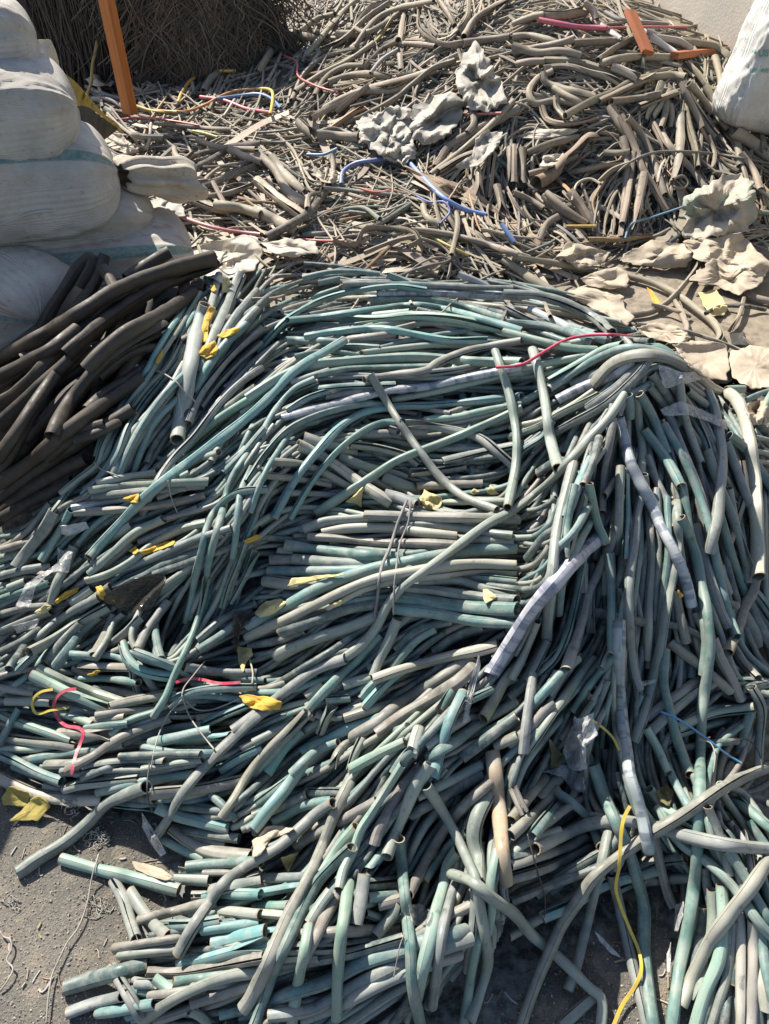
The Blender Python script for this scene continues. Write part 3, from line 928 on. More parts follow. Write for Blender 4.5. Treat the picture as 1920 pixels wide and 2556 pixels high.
BACK = [
((2,0), """
n 30 390 285 550 270 720 272
n 34 170 100 330 98 470 72
n 26 0 160 120 110 200 95
n 24 200 390 400 398 560 440 700 500
n 24 30 415 120 400 210 395
n 24 200 440 350 430 500 470 640 510 730 560
n 24 430 672 250 655 140 670 105 600 150 520 260 460
n 24 195 470 210 530 300 570 450 610 530 630
n 24 265 570 350 620 470 675
n 24 190 690 220 770 300 800 400 798 550 755
n 22 280 620 290 700 350 770
n 24 340 750 500 660 650 600 800 520 1000 490 1120 500
n 22 560 655 700 590 850 520 940 490
p 28 645 430 720 462 815 505
n 26 580 412 700 380 850 368 1050 380
n 22 550 390 650 320 815 228
n 16 850 255 850 330 838 450
n 24 1050 270 1200 280 1330 312 1400 370 1412 410
n 24 1310 370 1340 480 1350 560 1290 582 1200 480 1140 415
w 18 510 122 600 180 700 250
w 18 850 200 950 290
w 18 870 200 1000 260 1135 312
w 20 925 240 1080 270 1160 322
w 18 900 240 1020 320 1080 360
n 22 0 240 100 230 200 250 290 280
n 22 0 340 150 310 300 280 400 250
n 22 0 300 150 340 320 330 440 360
s 16 600 80 700 130 900 150 1000 160
n 24 470 20 520 70 540 130
n 26 940 780 1000 930 1080 1020 1160 1100 1240 1215
n 28 1120 690 1150 850 1185 970 1200 1090
n 30 630 685 680 780 740 860 772 922
n 28 700 750 790 950 840 1090 900 1200 995 1365
n 26 740 760 820 850 880 960 930 1100 985 1265
n 26 715 890 738 1000 730 1200 720 1350 713 1545
n 24 785 985 770 1130 740 1300 710 1450
n 24 855 1120 820 1300 775 1505
n 32 1085 740 1085 950 1060 1182
n 36 1105 535 1150 650 1230 780 1320 890
g 26 965 535 930 640 850 775
g 26 1020 590 950 700 900 765
n 22 1000 660 980 770 960 830
n 24 1020 680 1030 760 1020 830
n 26 1250 560 1320 680 1400 780 1450 900 1475 1075
n 26 1270 680 1340 770 1400 840
n 24 1140 540 1230 640 1290 740
n 40 1440 850 1560 930 1690 1035
n 24 1530 775 1600 850 1630 975
n 22 1480 990 1560 1100 1605 1225
n 26 1120 600 1180 720 1230 830
n 22 910 800 960 900 1010 1000
n 34 10 960 12 1195
n 28 62 960 60 1200
n 28 370 1240 450 1350 515 1455
n 26 200 1270 330 1370 440 1435
n 22 220 1250 370 1380 480 1450
n 24 100 1130 250 1090 420 1010
n 22 380 1120 560 1080 720 1050
n 22 560 1180 640 1110 760 1060
n 26 100 990 250 930 420 890
n 22 590 990 700 990 760 980
n 22 820 690 950 640 1060 600
n 24 640 660 800 640 960 610
c 18 490 1552 700 1550 915 1525
n 22 0 1250 100 1290 200 1350
n 24 170 1560 220 1450 300 1400
n 24 1640 700 1662 760 1690 800
s 9 520 1500 560 1300 650 1150 800 1030 950 985 1150 985 1400 1010 1690 1065
p 9 385 1300 420 1190 500 1160 570 1190
p 8 940 1180 960 1080 990 1030
n 10 1040 1160 1100 1140 1135 1190 1110 1220 1040 1210
n 14 1270 880 1310 1000 1290 1090 1230 1110
"""),
((2,1), """
n 24 0 5 250 40 450 80 600 105 750 130 900 170 1050 240 1200 350 1310 440 1345 520 1300 570 1150 585 1000 590
n 26 -60 20 100 130 250 220 400 310
n 22 770 385 900 360 1000 300 1080 220 1200 60 1250 -60
n 20 350 290 480 240 600 260 700 280
n 18 740 400 790 480 800 560
n 16 1500 270 1470 380 1410 480
n 20 1100 560 1130 470 1100 380 1060 290
n 24 1662 50 1560 70 1500 120 1490 190 1540 250 1690 300
n 14 580 390 800 450 1000 520 1080 570
n 14 900 310 1050 350 1150 390
k 14 1250 370 1330 330 1480 320 1640 345
k 10 1490 520 1560 590 1690 660
s 16 800 440 1000 460 1300 540 1500 620 1690 740
"""),
((1,0), """
n 30 165 232 330 240 490 250
n 26 520 222 640 220 760 214
n 26 10 470 100 330 175 245
n 20 325 360 440 220 560 80 660 -10
n 18 270 210 400 120 510 90
n 16 640 180 660 130 740 50 870 0
n 16 635 180 700 210 850 140 970 50
n 20 940 455 930 300 950 150 985 10
n 20 1060 20 1060 180 1130 250 1220 290 1340 280
n 20 1180 0 1240 80 1285 165
n 20 1380 0 1370 120 1310 210
n 24 1345 240 1420 120 1550 40 1650 -10
n 24 1340 282 1480 260 1640 240
n 18 930 282 1050 285 1160 300
n 20 230 655 310 480 450 370 660 315
y 14 440 450 560 400 700 330 800 240 880 120
n 18 250 590 420 480 600 390 760 280
n 14 260 670 250 710 310 715 420 650 450 600 420 565 360 560
n 22 470 535 600 490 750 480 870 500
n 24 440 700 600 620 800 550 960 510 1160 455
n 22 350 765 500 690 720 590 870 590 1010 535
n 20 560 805 700 750 900 640 1000 560 1150 440 1290 395
n 20 520 725 600 660 730 555
w 14 740 475 800 400 925 318
c 18 430 870 530 800 650 720 730 685
n 20 1310 625 1450 550 1610 455
n 26 1160 1085 1250 950 1400 860 1600 760 1700 700
n 24 1130 1135 1300 1000 1480 850 1662 660
n 22 1180 1110 1350 1010 1560 950
s 11 0 920 200 920 330 890 470 830 650 875
s 10 0 860 150 850 300 830 420 860
n 18 480 1200 500 1100 492 985
p 36 0 1170 150 1290 310 1405
p 36 100 1020 200 1150 310 1250
n 36 -10 1360 150 1440 260 1505
n 30 0 1000 120 1100 200 1240 330 1330
d 26 70 1535 250 1440 360 1360 445 1225
s 16 430 1220 650 1240 950 1272
n 24 1030 1490 1250 1520 1450 1570 1690 1650
n 18 1285 1325 1305 1450 1265 1650
t 18 600 1380 780 1390 990 1325
t 18 740 1485 880 1400 1000 1325
t 14 300 1525 550 1500
t 14 560 1360 700 1350 800 1420
n 24 1640 960 1640 1200
n 30 1530 1000 1500 1290
n 26 1440 1110 1450 1260
n 26 1560 1200 1600 1380
n 20 500 1560 640 1590 700 1490 840 1480 1030 1510 1050 1560 980 1600
n 16 330 1350 340 1270 420 1250
n 16 700 1640 900 1560 1030 1530
n 26 390 870 520 880 660 890
n 30 270 790 330 840 380 870
n 24 1080 1330 1100 1400 1180 1460
n 22 1400 720 1410 800 1370 860
n 20 860 20 700 130 560 260 420 330
n 20 700 440 800 330 920 260
n 18 1150 10 900 60 770 130 640 300
n 20 380 620 430 520 580 430 700 420
"""),
((0,0), """
d 22 1100 1060 1400 970 1690 925
d 20 1110 1165 1300 1070 1500 960
d 20 1180 1260 1400 1180 1662 1050
n 20 1280 910 1450 960 1662 970
n 20 1260 1270 1450 1260 1640 1200
n 20 1130 960 1140 1010 1200 1040 1260 990
n 24 1480 960 1600 1020 1690 1050
n 18 1380 1180 1440 1290 1500 1400
s 26 870 880 960 890 1060 895
p 12 980 800 970 900 950 970
n 16 1000 800 1200 820 1500 840
s 14 850 700 1000 720 1200 740
n 22 1320 590 1380 500 1430 470
n 18 1480 360 1500 430 1560 400
p 18 1560 300 1662 270
n 18 1500 450 1600 370 1690 330
s 14 560 560 700 620 820 650
s 14 600 640 720 650 800 700
s 14 540 520 660 560 780 590
n 30 1240 1290 1400 1350 1560 1370
n 34 1400 1330 1560 1350 1690 1390
"""),
]
WIRES = [   # tile, name, category, colour, half width, label, points
((2,0),'plastic_pipe','pipe',(.50,.10,.16),20,'thick pink plastic pipe lying near the top of the brown heap',[170,128,280,150,420,175,610,182]),
((2,0),'wire','wire',(.55,.16,.17),10,'thin pink wire running right from the pink pipe to the concrete wall',[610,182,800,175,1130,176]),
((2,0),'wire','wire',(.55,.38,.12),11,'short yellow-orange wire piece lying low at the foot of the brown heap',[345,1466,540,1466]),
((2,0),'wire','wire',(.15,.27,.36),9,'blue-grey thin wire curving left of the crumpled tarp on the right',[730,1545,760,1460,900,1410,1110,1340]),
((1,0),'electric_wire','wire',(.18,.30,.62),21,'bright blue wire crossing the brown flat strip in mid debris',[985,1045,1080,1150,1200,1270,1330,1350,1490,1392]),
((1,0),'electric_wire','wire',(.20,.30,.58),22,'pale blue wire stub below the brown flat strip, towards the teal heap',[1590,1450,1630,1510,1670,1570]),
((1,0),'electric_wire','wire',(.13,.19,.42),20,'dark blue hooked wire left of the crumpled grey tarps',[550,1195,560,1120,640,1060,760,1040,855,1030]),
((1,0),'wire','wire',(.12,.28,.5),11,'short thin blue wire among debris left of the dark blue hooked wire',[330,1002,440,1000,525,963]),
((1,0),'wire','wire',(.10,.14,.36),8,'thin navy wire looping under the bright blue wire',[1040,1270,1130,1310,1220,1310,1255,1370,1190,1450]),
((1,0),'wire','wire',(.52,.16,.15),10,'straight pink wire sticking out between the two large crumpled tarps',[1340,742,1590,733]),
((1,0),'wire','wire',(.50,.10,.10),8,'thin red wire dropping down the slope above the yellow and blue wires',[180,360,260,400,270,490,370,550,540,606]),
((1,0),'wire','wire',(.50,.08,.06),9,'short red wires lying flat just below the blue hooked wire',[670,1220,760,1245,910,1240]),
((1,0),'wire','wire',(.55,.13,.13),9,'red wire lying straight above the pale cloth behind the teal heap',[280,1550,420,1560,570,1560]),
((1,0),'wire','wire',(.5,.42,.12),12,'yellowish straight stick among grey cables behind the teal heap',[1160,1548,1260,1600,1370,1655]),
((0,0),'electric_wire','wire',(.62,.36,.06),14,'yellow wire arching at the foot of the dark cable bales',[1155,665,1180,600,1230,530,1300,485,1400,462,1530,460]),
((0,0),'electric_wire','wire',(.05,.11,.28),13,'dark blue wire arching behind the yellow arched wire',[1170,570,1280,450,1400,380,1480,375]),
((0,0),'electric_wire','wire',(.58,.12,.15),15,'pinkish red wire lying right of the orange post',[1300,628,1450,650,1600,705,1760,730]),
((0,0),'wire','wire',(.56,.26,.08),10,'orange wire curving across the debris right of the orange post',[1000,715,1200,722,1330,680,1420,630,1520,590,1690,578]),
((0,0),'electric_wire','wire',(.09,.20,.40),14,'mid blue wire lying above the pinkish red wire',[1400,640,1550,622,1690,612,1760,640,1820,700]),
((0,0),'wire','wire',(.55,.4,.08),9,'thin yellow wire running flat from the foot of the orange post',[870,680,1000,720,1150,725]),
((0,0),'wire','wire',(.46,.07,.06),9,'deep red wires sprawling right from under the yellow sheet tip',[755,778,880,765,1000,770,1150,790,1290,815]),
((0,0),'electric_wire','wire',(.48,.16,.17),17,'faded pink cable running right from the tied sack neck',[1085,1245,1070,1340,1180,1405,1300,1450,1450,1490,1690,1520]),
((0,0),'wire','wire',(.5,.42,.09),10,'small flat yellow strip in the debris right of the grey conduit end',[1250,850,1330,865,1410,890]),
((1,0),'wire','wire',(.6,.42,.07),12,'yellow wire bent down at the end of the mid blue wire',[-60,580,100,590,105,660,90,740]),
((2,1),'electric_wire','wire',(.50,.035,.09),14,'red wire curving over the top of the teal heap near the knot',[-110,720,60,700,200,620,350,540,520,508,770,515]),
((0,2),'packing_strap','strap',(.52,.05,.10),16,'red strap bent in a hook on the lower left bundle',[495,1142,430,1150,375,1190,350,1250,375,1330,430,1380,510,1395,540,1420,520,1500,490,1580,465,1690]),
((0,2),'packing_strap','strap',(.50,.045,.09),14,'red strap lying almost flat in the middle of the lower left bundle',[1140,1100,1200,1080,1290,1078,1420,1105,1560,1100]),
((0,2),'packing_strap','strap',(.55,.42,.06),13,'yellow strap curved into a loop beside the red hooked strap',[345,1145,270,1160,220,1200,210,1250,235,1300,330,1280,450,1262]),
((2,2),'packing_strap','strap',(.50,.40,.06),12,'yellow strap lying slanted under the film-wrapped long sheath',[500,1335,580,1390,650,1460,690,1540]),
((2,3),'packing_strap','strap',(.60,.43,.05),16,'long yellow strap winding down over bare ground at the lower right',[760,250,720,330,695,560,690,640,668,780,700,900,760,1050,820,1200,832,1320,790,1420,710,1540,650,1680]),
((2,2),'wire','wire',(.06,.25,.50),9,'straight thin bright blue wire at the right edge of the heap',[960,1290,1040,1320,1240,1450,1380,1560,1470,1615]),
((0,0),'power_cord','cord',(.50,.40,.17),9,'yellow cord hanging in front of the dark bale, left of the orange post',None),
]
STRINGS = [
((0,1),'white binding wire round the neck of the upper left bundle',[1020,740,1080,770,1150,820,1180,860,1230,910,1270,945],5),
((0,1),'white binding wire round the lower end of the upper left bundle',[612,1330,640,1370,720,1405,780,1430],5),
((1,2),'grey twine tied round the middle bundle, left loop',[975,-80,920,60,860,240,820,330,800,420,785,560,765,690],11),
((1,2),'grey twine tied round the middle bundle, thin right loop',[1000,-80,985,60,930,200,910,330,895,480,890,660],6),
((0,2),'white string dangling from the knot of the lower left bundle',[980,1662,1010,1500,1090,1310,1180,1210],5),
((0,2),'white string stretched right of the knot of the lower left bundle',[1180,1180,1220,1300,1290,1410,1390,1535],5),
((0,2),'white string curving up from the knot to the yellow scrap',[1200,1210,1260,1270,1350,1280,1450,1250,1560,1200],5),
((0,2),'white string over the knot of the lower left bundle',[1330,960,1250,1060,1190,1140,1180,1180],5),
((0,2),'pale string hanging under the yellow leaf beside the middle bundle',[1620,950,1640,1040,1635,1110],6),
((2,2),'pale thread loop at the right edge of the heap',[1300,1690,1310,1560,1280,1490,1200,1470,1280,1455],4),
((2,2),'pale thread arc by the dark wrapped end on the right',[1420,1480,1520,1470,1590,1540,1620,1662],4),
((2,3),'dark binding wire round the bottom bundle on the right',[95,430,140,600,180,740,210,850,205,970],5),
((0,3),'dark binding wire crossing the left end of the lower left bundle',[970,-30,955,100,960,200,990,290],5),
((1,3),'thin grey string hanging below the centre of the bottom bundle',[960,1080,930,1160,910,1260,890,1360],4),
((0,1),'grey wire across the horizontal stubs on the left',[1090,1450,1110,1560,1150,1662],4),
((0,3),'white thread trailing down the bare ground at lower left',[640,560,600,700,560,900,500,1050,440,1130,380,1250,340,1340,315,1480,300,1662],6),
((0,3),'white thread trailing at the left edge of the bare ground',[0,1060,30,1100,65,1110,75,1170,45,1250,85,1300,50,1380,0,1450],6),
]
# ------------------------------------------------------------------ ground and wall
m, t, b = new_mat('dirty_asphalt')
pos = nd(t, 'ShaderNodeNewGeometry').outputs['Position']
big = nz(t, pos, 3.2, 6, .62); mid = nz(t, pos, 22, 5, .6); grit = nz(t, pos, 190, 3, .7)
c = mixc(t, ramp(t, big, [(.35, 0), (.65, 1)]), (.085, .08, .07), (.165, .15, .128))
c = mixc(t, ramp(t, mid, [(.5, 0), (.72, .8)]), c, (.27, .225, .165))
c = mixc(t, ramp(t, grit, [(.56, 0), (.7, .7)]), c, (.36, .33, .28))
c = mixc(t, ramp(t, grit, [(.3, .7), (.42, 0)]), c, (.03, .028, .026))
sx = nd(t, 'ShaderNodeSeparateXYZ'); t.links.new(pos, sx.inputs[0])
far = nd(t, 'ShaderNodeMapRange'); t.links.new(sx.outputs[1], far.inputs[0]); far.inputs[1].default_value = 1.5; far.inputs[2].default_value = 2.1
c = mixc(t, far.outputs[0], c, mixc(t, ramp(t, mid, [(.4, 0), (.62, 1)]), (.13, .105, .075), (.40, .34, .26)))
t.links.new(c, b.inputs['Base Color']); b.inputs['Roughness'].default_value = .9
mx = nd(t, 'ShaderNodeMath', operation='ADD'); t.links.new(mid, mx.inputs[0]); t.links.new(grit, mx.inputs[1])
bump(t, b, mx.outputs[0], .8, .008)
M_GROUND = m
me = mesh_from('ground', [(-60, -30, 0), (60, -30, 0), (60, 90, 0), (-60, 90, 0)], [(0, 1, 2, 3)], False)
tag(link('ground', me, M_GROUND), kind='structure')
m, t, b = new_mat('rendered_concrete')
pos = nd(t, 'ShaderNodeNewGeometry').outputs['Position']
n1 = nz(t, pos, 2.2, 6, .6); n2 = nz(t, vmap(t, pos, (6, 6, .8)), 1.6, 5, .6)
c = mixc(t, ramp(t, n1, [(.35, 0), (.65, 1)]), (.43, .39, .33), (.36, .33, .29))
c = mixc(t, ramp(t, n2, [(.55, 0), (.75, .5)]), c, (.24, .23, .21))
t.links.new(c, b.inputs['Base Color']); b.inputs['Roughness'].default_value = .9
bump(t, b, nz(t, pos, 60, 5), .4, .01)
M_WALL = m
bm = bmesh.new()
wdir = Vector((.2, -.98, 0)).normalized(); wn = Vector((wdir.y, -wdir.x, 0))
if wn.x > 0: wn = -wn
A = Vector((2.12, 5.75, 0)) - wdir*4; Bq = Vector((2.12, 5.75, 0)) + wdir*6
vs = [bm.verts.new((p.x, p.y, z)) for p in (A, Bq, Bq-wn*.22, A-wn*.22) for z in (-.05, 2.6)]
for k in range(4):
    k2 = (k+1) % 4; bm.faces.new((vs[2*k], vs[2*k2], vs[2*k2+1], vs[2*k+1]))
bm.faces.new([vs[1], vs[3], vs[5], vs[7]]); bm.faces.new([vs[6], vs[4], vs[2], vs[0]])
bmesh.ops.recalc_face_normals(bm, faces=bm.faces)
me = bpy.data.meshes.new('concrete_wall'); bm.to_mesh(me); bm.free()
wall = tag(link('concrete_wall', me, M_WALL), 'plain beige rendered concrete wall behind the brown cable heap', 'wall')
# ------------------------------------------------------------------ parse the traced runs
def parse(txt):
    out = []
    for ln in txt.strip().splitlines():
        q = ln.split(); v = [float(x) for x in q[1:]]
        out.append((q[0], v[0], np.array(v[1:]).reshape(-1, 2)))
    return out
def gather(src):
    out = []
    for (c, r), txt in src:
        for code, hw, p in parse(txt):
            q = np.stack([640*c+p[:, 0]*S, OY[r]+p[:, 1]*S], 1)
            if r == 3:                            # grid row 3 starts 4 px early: negative y runs on upwards evenly
                pass
            out.append((code, hw*S, q))
    return out
def restack(src):
    out = []
    for ti, blk in enumerate(src):
        g_ = gather([blk])
        for k, m_ in enumerate(g_):
            L_ = np.sum(np.linalg.norm(np.diff(m_[2], axis=0), axis=1)); out.append((k/len(g_)+.9*min(1, L_/800)+.06*ti, m_))
    last = out.pop()[1]; out.sort(key=lambda q: q[0]); return [q[1] for q in out]+[last]
main = restack(MAIN); main = [m_ for m_ in main if '^' not in m_[0]][:-1]+[(m_[0][0],)+m_[1:] for m_ in main if '^' in m_[0]]+main[-1:] + [(c, hw*1920/1662, full(p)) for c, hw, p in parse(FULLMAIN)]
back = gather(BACK); black = gather(BLACK)
TINT = dict(t=(.125, .222, .208), b=(.15, .305, .30), m=(.245, .365, .30), g=(.255, .295, .255), s=(.19, .215, .208), n=(.225, .215, .185), p=(.38, .365, .30),
            w=(.41, .43, .45), d=(.065, .10, .10), c=(.42, .31, .20), k=(.034, .028, .022), y=(.30, .26, .10))
BTINT = dict(TINT, n=(.265, .225, .175), p=(.41, .36, .285), d=(.11, .10, .09), s=(.17, .17, .17), t=(.15, .19, .165), c=(.34, .21, .10), w=(.48, .47, .45), g=(.31, .275, .21), k=(.05, .045, .042))
def vary(c, a=.16): return np.clip(np.array(c)*(1+rng.uniform(-a, a))*(1+rng.uniform(-.05, .05, 3)), .01, .9)
CNAME = dict(t='teal', b='bright blue-green', m='pale mint', g='grey-green', s='slate grey', n='brownish grey', p='pale cream', w='whitish film-wrapped', d='dark teal', c='tan')
BNAME = dict(n='dusty brown', p='pale dusty', d='dark grey', s='slate grey', t='greenish', c='orange-brown', w='whitish', g='grey-beige', k='black', y='yellowish')
LM = [('the knot of the fan', 1370, 850), ('the red wire', 1250, 740), ('the crumpled yellow scrap', 930, 1080), ('the grey twine', 855, 1190),
 ('the bright blue sheath', 400, 1010), ('the yellow knotted scrap', 475, 745), ('the whitish wrapped sheath', 1180, 1300), ('the red hooked strap', 150, 1580),
 ('the tan sheath', 1080, 1750), ('the winding yellow strap', 1365, 1990), ('the yellow triangular scrap', 625, 1855), ('the orange-yellow scrap', 570, 1515), ('the cream thick sheath', 1560, 2020),
 ('the bare ground', 150, 1950), ('the white binding wire', 400, 830), ('the clear film by the knot', 1490, 880), ('the dark teal sheath', 240, 2120),
 ('the yellow-green leaf', 530, 1410), ('the big black cables', 120, 1100), ('the long crossing sheath', 850, 1300), ('the flattened grey piece', 1035, 1830), ('the long lilac-grey sheath', 1450, 1780),
 ('the upper heap edge', 1000, 620), ('the long yellow leaf', 300, 1180), ('the dull clear film', 80, 1310), ('the hooked teal sheath', 320, 1440), ('the lower right corner', 1560, 2180), ('the bottom edge', 500, 2180), ('the right photo edge', 1640, 1450)]
LB = [('the white sack', 1600, 200), ('the tarp with green print', 1560, 460), ('the pair of grey tarps', 900, 270), ('the pale upper tarp', 1040, 160), ('the brown flat strip', 1040, 440), ('the dark blue hooked wire', 760, 345),
 ('the orange plank', 1385, 70), ('the orange post', 285, 200), ('the pink pipe', 1230, 50), ('the brown open channel', 1215, 360), ('the yellow arched wire', 430, 190), ('the tied sack neck', 330, 370),
 ('the faded pink cable', 480, 480), ('the big bent cable loop', 1520, 690), ('the beige trodden sheets', 1550, 790), ('the white pole', 500, 60), ('the concrete wall', 1480, 40), ('the cream sheet', 500, 550), ('the thin black arc', 1460, 400), ('the top photo edge', 850, 30), ('the hanging brown tubes', 1420, 270), ('the teal heap', 850, 570)]
ORDW = ['', 'second', 'third', 'fourth', 'fifth', 'sixth', 'seventh', 'eighth', 'ninth', 'tenth', 'eleventh', 'twelfth', 'thirteenth', 'fourteenth', 'fifteenth', 'sixteenth', 'seventeenth', 'eighteenth', 'nineteenth', 'twentieth']
todo = []
def describe(o, uv, hw, cname, noun, lms, longpx):
    p = np.asarray(uv)*1662/1920; c = p[len(p)//2] if len(p) > 2 else p.mean(0)
    dx, dy = p[-1]-p[0]; L = np.sum(np.linalg.norm(np.diff(p, axis=0), axis=1))
    if dx < 0: dx, dy = -dx, -dy
    a = math.degrees(math.atan2(-dy, dx))
    bend = L > 1.25*np.hypot(dx, dy)+4
    way = 'bent' if bend else 'flat-lying' if abs(a) < 18 else 'upright' if abs(a) > 70 else 'right-leaning' if a > 0 else 'left-leaning'
    ln = 'short' if L < longpx*.55 else 'long' if L > longpx*1.3 else 'mid-length'
    best = min(lms, key=lambda q: np.hypot(q[1]-c[0], q[2]-c[1]))
    vx, vy = c[0]-best[1], c[1]-best[2]
    side = 'right of' if vx > abs(vy) else 'left of' if -vx > abs(vy) else 'below' if vy > 0 else 'above'
    if np.hypot(vx, vy) < 28: side = 'at'
    todo.append((o, (ln, way, cname, noun, side, best[0]), c[0], c[1]))
def finish_labels():
    d = {}
    for q in todo: d.setdefault(q[1], []).append(q)
    for key, lst in d.items():
        hor = key[1] in ('flat-lying', 'bent', 'right-leaning', 'left-leaning'); lst.sort(key=lambda q: q[3] if hor else q[2])
        for k, q in enumerate(lst):
            ln, way, cn, noun, side, lm = key
            s = f"{ln} {way} {cn} {noun} {side} {lm}"
            if len(lst) > 1:
                e = 'top' if hor else 'left'
                s += f", {'topmost' if k == 0 and hor else 'leftmost' if k == 0 else ORDW[k]+' from the '+e}"
            if len(s.split()) > 16: s = s.replace(ln+' ', '', 1)
            if len(s.split()) > 16: s = s.replace(' from the top', ' down').replace(' from the left', ' along')
            q[0]['label'] = s
# ------------------------------------------------------------------ directions for the runs underneath
def field(runs, cell=20, W=1960, Hh=2600, sig=55):
    nx, ny = W//cell+1, Hh//cell+1
    X, Y = np.meshgrid(np.arange(nx)*cell, np.arange(ny)*cell, indexing='ij')
    cs = np.zeros(X.shape); sn = np.zeros(X.shape)
    for code, hw, q in runs:
        s = spline(q, 25); mid = (s[1:]+s[:-1])/2; dv = np.diff(s, axis=0); th = 2*np.arctan2(dv[:, 1], dv[:, 0])
        for (mx_, my_), a in zip(mid, th):
            i0, i1 = max(0, int((mx_-200)/cell)), min(nx, int((mx_+200)/cell)+1); j0, j1 = max(0, int((my_-200)/cell)), min(ny, int((my_+200)/cell)+1)
            if i1 <= i0 or j1 <= j0: continue
            d2 = (X[i0:i1, j0:j1]-mx_)**2+(Y[i0:i1, j0:j1]-my_)**2
            wgt = np.exp(-d2/(2*sig*sig))+.02/(1+d2/1e4)
            cs[i0:i1, j0:j1] += wgt*math.cos(a); sn[i0:i1, j0:j1] += wgt*math.sin(a)
    th = .5*np.arctan2(sn, cs)
    def f(u, v): return th[min(nx-1, max(0, int(u/cell+.5))), min(ny-1, max(0, int(v/cell+.5)))]
    return f
def grow(f, u, v, L, jit, curl, step=18):
    off = rng.normal(0, jit); pts = [(u, v)]
    for sgn in (1, -1):
        x, y = u, v; prev = None; o = off; seg = []
        for k in range(int(L/2/step)):
            a = f(x, y)+o; o += rng.normal(0, curl)
            if prev is None: dx, dy = math.cos(a)*sgn, math.sin(a)*sgn
            else:
                dx, dy = math.cos(a), math.sin(a)
                if dx*prev[0]+dy*prev[1] < 0: dx, dy = -dx, -dy
                dx = .6*prev[0]+.4*dx; dy = .6*prev[1]+.4*dy; n = math.hypot(dx, dy)+1e-6; dx /= n; dy /= n
            prev = (dx, dy); x += dx*step; y += dy*step; seg.append((x, y))
        pts = pts+seg if sgn == 1 else seg[::-1]+pts
    return np.array(pts)
def inpoly(p, poly):
    x, y = p; r = False; n = len(poly)
    for k in range(n):
        x1, y1 = poly[k]; x2, y2 = poly[(k+1) % n]
        if (y1 > y) != (y2 > y) and x < (x2-x1)*(y-y1)/(y2-y1)+x1: r = not r
    return r
def world_fill(pool, n, tint, xr, yr, hmin, rr, Lr):
    for _ in range(n):
        x, y = rng.uniform(*xr), rng.uniform(*yr)
        i, j = int((x-GX0)/CELL), int((y-GY0)/CELL)
        if not (5 < i < NX-6 and 5 < j < NY-6) or H0[i, j] < hmin: continue
        a = rng.uniform(0, 3.14); L = rng.uniform(*Lr); r = rng.uniform(*rr); s = np.linspace(-L/2, L/2, 22); k = rng.normal(0, 1.2)
        aa = a+k*s; X = x+np.cumsum(np.cos(aa))*(s[1]-s[0])-L/2*math.cos(a); Y = y+np.cumsum(np.sin(aa))*(s[1]-s[0])-L/2*math.sin(a)
        Z = gsm(-minf(-(hget(X, Y)+r), 1), 2.5)
        P_ = np.stack([X, Y, Z], 1); stamp(P_, r*.8); pool.add(tube_solid(P_, r, vary(tint())))
MAINPOLY = full([(520,590),(640,560),(900,600),(1200,610),(1420,740),(1590,860),(1700,930),(1700,2240),(1520,2240),(1480,2010),(1440,1880),(1330,1900),(1100,1960),(1060,2060),(850,2240),(420,2240),(250,2200),(290,2040),(430,1960),(560,1900),(540,1800),(380,1760),(230,1700),(-30,1620),(-30,1160),(120,1080),(240,960),(440,640)]).tolist()
BACKPOLY = [(300,330),(345,285),(420,235),(560,150),(640,0),(1500,-30),(1700,80),(1820,130),(1800,270),(1950,310),(1950,610),(1700,600),(1500,610),(1300,690),(1050,690),(700,680),(620,620),(500,600),(430,560),(400,470),(330,400)]
BACKPOLY2 = [(240,250),(150,190),(420,190),(430,260),(330,330)]
# ------------------------------------------------------------------ back heap: brown cables
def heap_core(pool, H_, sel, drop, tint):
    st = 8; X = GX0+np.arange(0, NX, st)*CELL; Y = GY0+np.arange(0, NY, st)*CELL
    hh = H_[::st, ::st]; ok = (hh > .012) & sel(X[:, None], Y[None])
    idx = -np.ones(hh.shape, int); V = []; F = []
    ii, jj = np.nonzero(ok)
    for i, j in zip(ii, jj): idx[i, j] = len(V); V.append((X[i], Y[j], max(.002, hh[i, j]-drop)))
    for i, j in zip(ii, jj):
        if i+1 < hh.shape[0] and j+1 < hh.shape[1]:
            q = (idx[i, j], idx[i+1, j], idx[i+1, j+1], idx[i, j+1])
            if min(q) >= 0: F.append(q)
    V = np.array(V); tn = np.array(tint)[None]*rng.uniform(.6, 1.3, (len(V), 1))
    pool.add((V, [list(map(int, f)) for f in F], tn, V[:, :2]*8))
fb = field(back, sig=40)
deb = Pool(); heap_core(deb, H0, lambda x, y: (y > 2.55+0*x), .02, (.22, .185, .14))
H -= .012*(H > .03)
bpick = lambda: BTINT[rng.choice(list('nnnnnnggpdsct'), p=None)]
world_fill(deb, 260, bpick, (-2.2, 2.6), (4.2, 7.4), .1, (.004, .010), (.3, .9))
bfill = []
